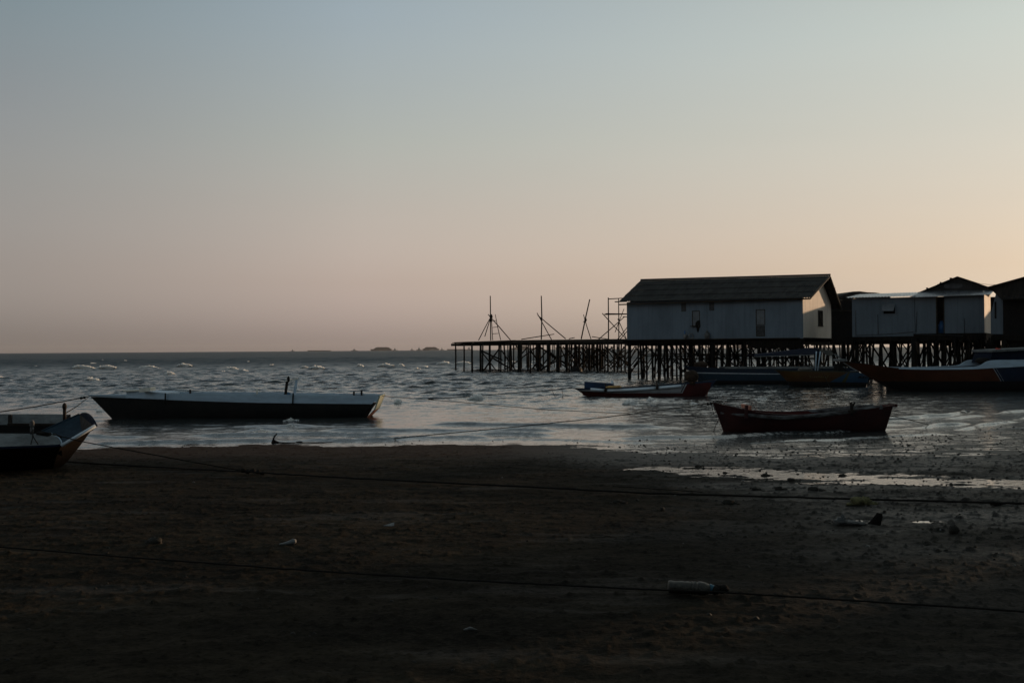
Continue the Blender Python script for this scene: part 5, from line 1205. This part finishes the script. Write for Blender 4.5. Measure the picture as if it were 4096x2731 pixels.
for px in (2208, 2248): a = P(px, 1561 if px < 2230 else 1558, 46.2); b_ = PZ(px + (14 if px < 2230 else 0), 1590); mb.tube([a, (a + b_) / 2 + Vector((.05, 0, -.1)), b_], .012, 5)
tag(mb.build('rope_end', 'rope'), 'two loose rope ends hanging from the bow line of the striped boat', 'rope')

# ------------------------------------------------------------------ things on the sand
A0 = onsand(1086, 1772, .0)
anc = tag(empty('anchor', A0), 'rusty iron anchor with one curved fluke standing up at the edge of the water', 'anchor')
def ap(px, py, dy=0): return P(px, py, A0.y + dy) - A0
mb = MB(); mb.tube([ap(1091, 1770), ap(1093, 1757), ap(1098, 1745), ap(1109, 1733)], [.030, .024, .02, .012], 8); mb.build('fluke', 'iron', anc)
mb = MB(); mb.prism([ap(1084, 1773), ap(1086, 1764), ap(1096, 1762), ap(1112, 1768), ap(1118, 1772)], (0, .12, 0)); mb.build('crown', 'iron', anc)
mb = MB(); mb.tube([ap(1092, 1756), ap(1104, 1764), ap(1120, 1769), ap(1180, 1771)], .012, 6); mb.build('shank', 'iron', anc)
mb = MB(); c = onsand(1197, 1769) - A0; mb.tube([c + Vector((.07 * math.cos(t), .1 * math.sin(t), .012)) for t in np.linspace(0, 6.3, 16)], .010, 5); mb.build('ring', 'iron', anc)

# bottle on the nearest rope
B0 = onsand(2672, 2352, .05); B1 = onsand(2838, 2354, .048); ax = (B1 - B0); Lb = ax.length; ax.normalize()
zb = sand_z(B0.x, B0.y)
bot = tag(empty('bottle', B0), 'crumpled clear plastic bottle tied into the nearest rope', 'bottle')
pts = []; rad = []
prof = [(0, .030), (.015, .047), (.06, .05), (.10, .049), (.20, .047), (.28, .05), (.33, .05), (.42, .048), (.47, .049), (.52, .050), (.535, .036), (.55, .050), (.60, .051), (.615, .036), (.63, .051), (.69, .051), (.705, .037), (.72, .052), (.78, .053), (.86, .052), (.93, .046), (.98, .038), (1.0, .030)]
mb = MB(); mb.tube([ax * (Lb * t) + Vector((0, 0, .012 - .012 * t)) for t, _ in prof], [r_ * .92 for _, r_ in prof], 16, jit=.05); mb.build('body', 'plastic', bot)
mb = MB(); mb.tube([ax * (Lb * t) for t in (1.0, 1.03, 1.12, 1.2)], [.032, .037, .026, .018], 12); mb.build('cap', 'cyan', bot)
mb = MB()
for i in range(6): c = ax * (Lb * (1.13 + .05 * i)) + Vector((0, random.uniform(-.02, .02), random.uniform(-.015, .01))); mb.lump(c, .032, .03, .032 - .002 * i, 8, 6, .2, seed=i)
mb.build('knot', 'rope', bot)

def litter(name, px, py, label, cat, mat, parts_, lift=.0):
    c = onsand(px, py, 0); mb = MB()
    for i, (dx, dy, dz, rx, ry, rz, j) in enumerate(parts_): mb.lump((c.x + dx, c.y + dy, c.z + dz), rx, ry, rz, 12, 8, j, seed=i + int(px))
    return tag(mb.build(name, mat), label, cat)
litter('cloth_bundle', 3450, 2018, 'olive cloth bundle lying below the thick rope on the right', 'bundle', 'ybag', [(-.06, 0, .04, .09, .07, .06, .2), (.04, .02, .03, .08, .06, .065, .25), (.12, 0, .015, .07, .05, .025, .2), (-.14, 0, .01, .07, .05, .02, .2)])
litter('plastic_bag', 3372, 2098, 'torn muddy plastic bag with one raised corner left of the black stump', 'bag', 'bag', [(-.03, 0, .03, .07, .05, .05, .3), (.0, .0, .06, .03, .03, .05, .3), (.09, 0, .02, .09, .05, .03, .3), (.18, 0, .008, .08, .04, .02, .3)])
c = onsand(3513, 2098, 0); mb = MB(); mb.tube([(c.x - .05, c.y, c.z - .03), (c.x - .015, c.y, c.z + .05), (c.x + .012, c.y, c.z + .10), (c.x + .018, c.y, c.z + .125)], [.075, .05, .036, .03], 9, jit=.12)
tag(mb.build('tree_stump', 'pile'), 'small black stump standing in the little puddle on the right', 'stump')
litter('rock', 3815, 2130, 'rounded dark rock right of the little puddle', 'rock', 'mud', [(0, 0, .03, .05, .05, .055, .15)])
litter('sand_mound', 622, 2170, 'low dark mound of sand on the left foreground', 'mound', 'mud', [(0, 0, .01, .07, .06, .045, .2), (-.07, 0, .0, .03, .03, .025, .2)])
c = onsand(1160, 2178, 0)
mb = MB(); mb.tube([(c.x - .10, c.y, c.z + .006), (c.x - .05, c.y, c.z + .012), (c.x, c.y + .01, c.z + .02), (c.x + .03, c.y + .01, c.z + .03), (c.x + .055, c.y + .01, c.z + .035)], [.006, .012, .02, .028, .018], 9, jit=.15)
tag(mb.build('plastic_bottle', 'whitebag'), 'pale crushed plastic bottle lying on the left foreground sand', 'bottle')
c = onsand(1556, 2104, .0); mb = MB(); mb.prism([(c.x - .06, c.y, c.z + .003), (c.x + .02, c.y - .03, c.z + .006), (c.x + .055, c.y - .01, c.z + .006), (c.x + .052, c.y + .03, c.z + .03), (c.x + .02, c.y + .03, c.z + .02)], (0, .004, .006)); tag(mb.build('paper_scrap', 'whitebag'), 'small pale scrap of paper on the sand in the middle', 'scrap')
c = onsand(1880, 2522, .0); mb = MB(); mb.tube([(c.x - .04, c.y, c.z + .008), (c.x, c.y + .01, c.z + .012), (c.x + .045, c.y, c.z + .006)], [.005, .011, .004], 7, jit=.3); tag(mb.build('shell', 'bag'), 'grey broken shell near the bottom edge of the picture', 'shell')
for px, py, s in ((2470, 2012, 1.0), (2910, 2016, 1.3), (3060, 1906, 1.2), (3255, 1962, 1.3), (3115, 1957, 1.0), (3165, 1924, 1.1), (2793, 1868, 1.0), (3370, 1906, 1.0), (2900, 1895, .8), (3020, 1958, .8), (3980, 2016, 1.0)):
    litter('mud_lump', px, py, 'dark lump of mud on the wet flat near the long puddle', 'mud lump', 'mud', [(0, 0, .012 * s, .06 * s, .045 * s, .032 * s, .3), (.08 * s, .01, .0, .05 * s, .04 * s, .022 * s, .3)])['group'] = 'mud lumps around the long puddle'

# small clods and shells, too many to count
mb = MB(); rnd = random.Random(8)
def clod(x, y, s):
    z = max(sand_z(x, y), 0.0); n = 6; a0 = rnd.uniform(0, 6)
    ring = [(x + s * rnd.uniform(.7, 1.2) * math.cos(a0 + t), y + s * rnd.uniform(.5, .9) * math.sin(a0 + t), z - s * .15) for t in np.linspace(0, 2 * math.pi, n, endpoint=False)]
    top = [(x + (p[0] - x) * .55 + s * rnd.uniform(-.1, .1), y + (p[1] - y) * .55, z + s * rnd.uniform(.25, .55)) for p in ring]
    mb.add(ring + top + [(x, y, z + s * .6)], [(i, (i + 1) % n, n + (i + 1) % n, n + i) for i in range(n)] + [(n + i, n + (i + 1) % n, 2 * n) for i in range(n)], 1 if rnd.random() < .035 else 0, True)
for i in range(2300):
    t = rnd.random(); y = 5 + 19.5 * t ** .8; x = rnd.uniform(-.56, .56) * y
    wgt = .35 + .65 * float(sstep(-1, 5, np.array(x)))
    if rnd.random() > wgt: continue
    clod(x, y, rnd.choice((.006, .007, .009, .012, .016, .022)) * (1 + .02 * y) * (1.2 if x > 1.5 else .8))
for i in range(220):                           # pebbly strip along the right waterline
    x = rnd.uniform(2.5, 16); y = float(shore(np.array(x))) - rnd.uniform(-.3, 3.2)
    clod(x, y, rnd.choice((.010, .014, .02, .032)))
for i in range(900):                           # specks standing out of the puddle and the flat
    if i < 330:
        x = rnd.uniform(2.5, 9); pt_, pb_ = np.interp(x, PUX, PUT), np.interp(x, PUX, PUB); y = rnd.uniform(pb_ - .5, pt_ + .1); s_ = rnd.choice((.010, .013, .016, .022, .03))
    else:
        x = rnd.uniform(2.5, 15); y = float(shore(np.array(x))) - rnd.uniform(-.6, 4.6); s_ = rnd.choice((.009, .012, .016, .022, .035))
    clod(x, y, s_)
kind(mb.build('mud_clods', ['mud', 'bag']), 'stuff')

# ------------------------------------------------------------------ ships on the horizon
YS = 4600.0
def sp(px, py): q = P(px, py, YS); return (q.x, q.z)
def ship_base(px): q = P(px, 1406, YS); return Vector((q.x, YS, 0))
def S(px, py, b): q = P(px, py, YS); return q.x - b.x, q.z
def prism_px(pts, b, dep, name, mat, par, dy=0):
    mb = MB(); mb.prism([(S(*p, b)[0], dy, S(*p, b)[1]) for p in pts], (0, dep, 0)); return mb.build(name, mat, par)
def hz(px): return 1397.5 - .00698 * (px - 2048) + 2.0
def barge(x0, x1, hh, heap, label, stripes=0, dep=22):
    y = hz((x0 + x1) / 2); b = ship_base((x0 + x1) / 2); o = tag(empty('barge', b), label, 'barge', 'barges on the horizon')
    prism_px([(x0 + 2, y + 1), (x0 - 1, y - hh), (x1 + 1, y - hh), (x1 - 2, y + 1)], b, dep, 'hull', 'shiphull', o)
    if heap:
        mb = MB(); rows = []
        xs = np.linspace(x0 + (x1 - x0) * heap[1], x0 + (x1 - x0) * heap[2], 14)
        for k, w in ((0, 0), (.3, .75), (.5, 1), (.7, .8), (1, 0)):
            r_ = []
            for i, x_ in enumerate(xs):
                e = min(1, min(i, 13 - i) / 2.2); q = S(x_, y - hh - (heap[0] * e * (1 + .06 * math.sin(i * 2.3))) * w, b); r_.append((q[0], 1 + k * (dep - 2), q[1]))
            rows.append(r_)
        mb.grid(rows); mb.build('cargo_heap', 'coal', o)
    for i in range(stripes):
        t = (i + .5) / stripes; xx = x0 + (x1 - x0) * (.42 + .55 * t); prism_px([(xx - 1, y - 1), (xx - 1, y - hh + .5), (xx + 1.2, y - hh + .5), (xx + 1.2, y - 1)], b, 1, 'side_frame', 'shipwhite', o, -1.0)
    return o
def tug(x0, x1, h, mast, label, flip=1):
    y = hz((x0 + x1) / 2); b = ship_base((x0 + x1) / 2); w = x1 - x0; o = tag(empty('tugboat', b), label, 'tugboat', 'tugboats on the horizon')
    def X(t): return x0 + w * (t if flip > 0 else 1 - t)
    prism_px([(X(.08), y + 1), (X(0), y - h * .38), (X(.35), y - h * .26), (X(1), y - h * .26), (X(.96), y + 1)], b, 9, 'hull', 'shiphull', o)
    prism_px([(X(.25), y - h * .27), (X(.27), y - h * .75), (X(.62), y - h * .75), (X(.66), y - h * .27)], b, 6, 'deckhouse', 'shipwhite', o, 1.5)
    prism_px([(X(.30), y - h * .76), (X(.32), y - h), (X(.52), y - h), (X(.54), y - h * .76)], b, 5, 'wheelhouse', 'shipwhite', o, 2)
    m_ = S(X(.42), y - h, b); t_ = S(X(.42), y - h - mast, b); mb = MB(); mb.tube([(m_[0], 4, m_[1] - 1), (t_[0], 4, t_[1])], .45, 6); mb.build('mast', 'shiphull', o)
    return o
tug(1164, 1178, 8, 1, 'faint small tugboat farthest left on the horizon')
barge(1230, 1322, 4, None, 'long low flat barge left of the big coal heap on the horizon')
tug(1404, 1433, 8, 4, 'tugboat with a short mast just left of the big coal barge')
barge(1482, 1566, 7, (8, .12, .98), 'big barge piled with a dark coal heap on the horizon')
tug(1569, 1592, 9, 4, 'tugboat touching the right end of the big coal barge')
tug(1641, 1656, 9, 1, 'pale boxy tugboat alone between the two coal barges')
tug(1665, 1690, 11, 7, 'tugboat with a tall mast at the left end of the striped barge')
barge(1690, 1756, 7, (7, .05, .93), 'coal barge with pale upright frames along its side', 8)
tug(1760, 1777, 9, 2, 'tugboat at the right end of the striped barge')
barge(1788, 1862, 5, None, 'low barge seen behind the seaward end of the pier')
tug(1862, 1886, 12, 2, 'tugboat seen between the first piles of the pier', -1)
barge(2045, 2170, 7, (9, .1, .55), 'coal barge seen under the pier deck between the middle piles')
barge(2222, 2330, 9, None, 'pale flat barge seen through the crowded piles of the pier')
barge(2930, 3000, 7, (5, .1, .8), 'small barge seen through the piles under the long white house', 4)

# ------------------------------------------------------------------ unseen woods added off to the right and behind to shade the beach
n = 15000
mb_v = np.zeros((n * 4, 3), np.float32)
side = RNG.random(n) < .5
cx = np.where(side, RNG.uniform(34, 60, n), RNG.uniform(-60, 60, n)); cy = np.where(side, RNG.uniform(-40, 55, n), RNG.uniform(-40, -22, n))
hmax = np.where(side, np.where(cy > 38, 3.6, 10.0), 11.0) * (0.75 + .45 * fbm(cx * .15, cy * .15, 3, 3))
cz = RNG.random(n) ** .8 * hmax
sz = RNG.uniform(.5, 1.1, n)
for k, (a, b_) in enumerate(((-1, -1), (1, -1), (1, 1), (-1, 1))):
    t = RNG.uniform(0, 6.28, n) if k == 0 else t
    tl = RNG.uniform(-.9, .9, n) if k == 0 else tl
    mb_v[k::4, 0] = cx + sz * (a * np.cos(t)); mb_v[k::4, 1] = cy + sz * (a * np.sin(t)) + sz * b_ * np.sin(tl) * .5; mb_v[k::4, 2] = np.maximum(cz + sz * b_ * np.cos(tl) * .8, .3)
me = bpy.data.meshes.new('shade_woods'); me.vertices.add(n * 4); me.vertices.foreach_set('co', mb_v.ravel())
me.loops.add(n * 4); me.loops.foreach_set('vertex_index', np.arange(n * 4, dtype=np.int32)); me.polygons.add(n); me.polygons.foreach_set('loop_start', (np.arange(n) * 4).astype(np.int32)); me.update(calc_edges=True)
me.materials.append(M['leaf']); o = bpy.data.objects.new('shade_woods', me); COL.objects.link(o); kind(o, 'stuff')

# ------------------------------------------------------------------ haze
HAZE = 3.2e-5
if HAZE:
    m, nt, out = nodes('sea_haze')
    pv = N(nt, 'ShaderNodeVolumePrincipled'); pv.inputs['Density'].default_value = HAZE; pv.inputs['Color'].default_value = (.92, .90, .90, 1); pv.inputs['Anisotropy'].default_value = 0.3
    nt.links.new(pv.outputs[0], out.inputs['Volume'])
    mb = MB(); mb.box(-5200, 5200, -120, 6600, -4, 45); kind(mb.build('haze', m), 'stuff')

# ------------------------------------------------------------------ light
AZ, EL = 40.0, 4.6                              # sun bearing from +X towards +Y, elevation
sd = bpy.data.lights.new('sun', 'SUN'); sd.energy = 3.0; sd.angle = R(0.6); sd.color = (1.0, 0.66, 0.40)
so = bpy.data.objects.new('sun', sd); COL.objects.link(so)
S_ = Vector((math.cos(R(AZ)) * math.cos(R(EL)), math.sin(R(AZ)) * math.cos(R(EL)), math.sin(R(EL))))
so.rotation_euler = (-S_).to_track_quat('-Z', 'Y').to_euler(); so.location = (60, 50, 30)
wd = bpy.data.worlds.new('World'); scene.world = wd; wd.use_nodes = True
nt = wd.node_tree; bg = nt.nodes['Background']
sky = nt.nodes.new('ShaderNodeTexSky'); sky.sky_type = 'NISHITA'; sky.sun_disc = False
sky.sun_elevation = R(EL); sky.sun_rotation = R(90 - AZ); sky.altitude = 0; sky.air_density = 1.0; sky.dust_density = 2.0; sky.ozone_density = 1.0
sky.air_density = 2.0; sky.dust_density = 0.3; sky.ozone_density = 3.0
# the physical sky gives the brightness; dusk haze colours it: mauve and peach low down, blue grey higher up, warmer towards the sun
geo = nt.nodes.new('ShaderNodeTexCoord'); sxyz = nt.nodes.new('ShaderNodeSeparateXYZ'); nt.links.new(geo.outputs['Generated'], sxyz.inputs[0])
def tint(stops):
    r_ = nt.nodes.new('ShaderNodeValToRGB'); r_.color_ramp.interpolation = 'LINEAR'; el = r_.color_ramp.elements
    while len(el) < len(stops): el.new(0.5)
    for e_, (p_, c_) in zip(el, stops): e_.position = p_; e_.color = (c_[0] / 3, c_[1] / 3, c_[2] / 3, 1)
    nt.links.new(sxyz.outputs[2], r_.inputs[0]); return r_.outputs[0]
away = tint([(0, (2.75, 2.30, 2.05)), (.02, (2.4, 2.05, 1.83)), (.08, (2.02, 1.78, 1.61)), (.157, (1.86, 1.83, 1.75)), (.232, (1.72, 1.88, 1.96)), (.30, (1.57, 1.95, 2.14)), (.7, (1.3, 1.85, 2.2))])
midt = tint([(0, (3.0, 2.38, 2.12)), (.015, (2.85, 2.26, 2.0)), (.067, (2.46, 1.99, 1.71)), (.135, (2.30, 2.07, 1.83)), (.204, (2.13, 2.22, 2.05)), (.318, (2.02, 2.42, 2.66)), (.7, (1.8, 2.3, 2.6))])
sunw = tint([(0, (2.5, 2.03, 1.55)), (.074, (2.16, 1.72, 1.27)), (.134, (2.05, 1.80, 1.46)), (.206, (2.08, 2.03, 1.78)), (.286, (2.15, 2.31, 2.14)), (.7, (2.0, 2.3, 2.3))])
hd = nt.nodes.new('ShaderNodeVectorMath'); hd.operation = 'MULTIPLY'; nt.links.new(geo.outputs['Generated'], hd.inputs[0]); hd.inputs[1].default_value = (1, 1, 0)
hn = nt.nodes.new('ShaderNodeVectorMath'); hn.operation = 'NORMALIZE'; nt.links.new(hd.outputs[0], hn.inputs[0])
dp = nt.nodes.new('ShaderNodeVectorMath'); dp.operation = 'DOT_PRODUCT'; nt.links.new(hn.outputs[0], dp.inputs[0]); dp.inputs[1].default_value = (math.cos(R(AZ)), math.sin(R(AZ)), 0)
def lin_(v, lo, hi):
    n = nt.nodes.new('ShaderNodeMapRange'); nt.links.new(v, n.inputs[0]); n.inputs[1].default_value = lo; n.inputs[2].default_value = hi; return n.outputs[0]
tn = mixc(nt, lin_(dp.outputs['Value'], .52, .92), mixc(nt, lin_(dp.outputs['Value'], .235, .52), away, midt), sunw)
bw = nt.nodes.new('ShaderNodeRGBToBW'); nt.links.new(sky.outputs[0], bw.inputs[0])
sc_ = nt.nodes.new('ShaderNodeVectorMath'); sc_.operation = 'SCALE'; nt.links.new(tn, sc_.inputs[0]); cl = noise(nt, mapped(nt, geo.outputs['Generated'], (1.2, 1.2, 9.0)), 1.6, 5, 0.55)
nt.links.new(math_(nt, 'MULTIPLY', math_(nt, 'MULTIPLY', bw.outputs[0], 2.95), ramp(nt, cl, 0.2, 0.8, 0.988, 1.012)), sc_.inputs['Scale'])
nt.links.new(sc_.outputs[0], bg.inputs[0]); bg.inputs[1].default_value = 0.15

scene.render.engine = 'CYCLES'
scene.cycles.use_denoising = True
scene.cycles.max_bounces = 6; scene.cycles.volume_bounces = 1
scene.view_settings.view_transform = 'Standard'; scene.view_settings.look = 'None'
scene.view_settings.exposure = 0.0; scene.view_settings.gamma = 1.0
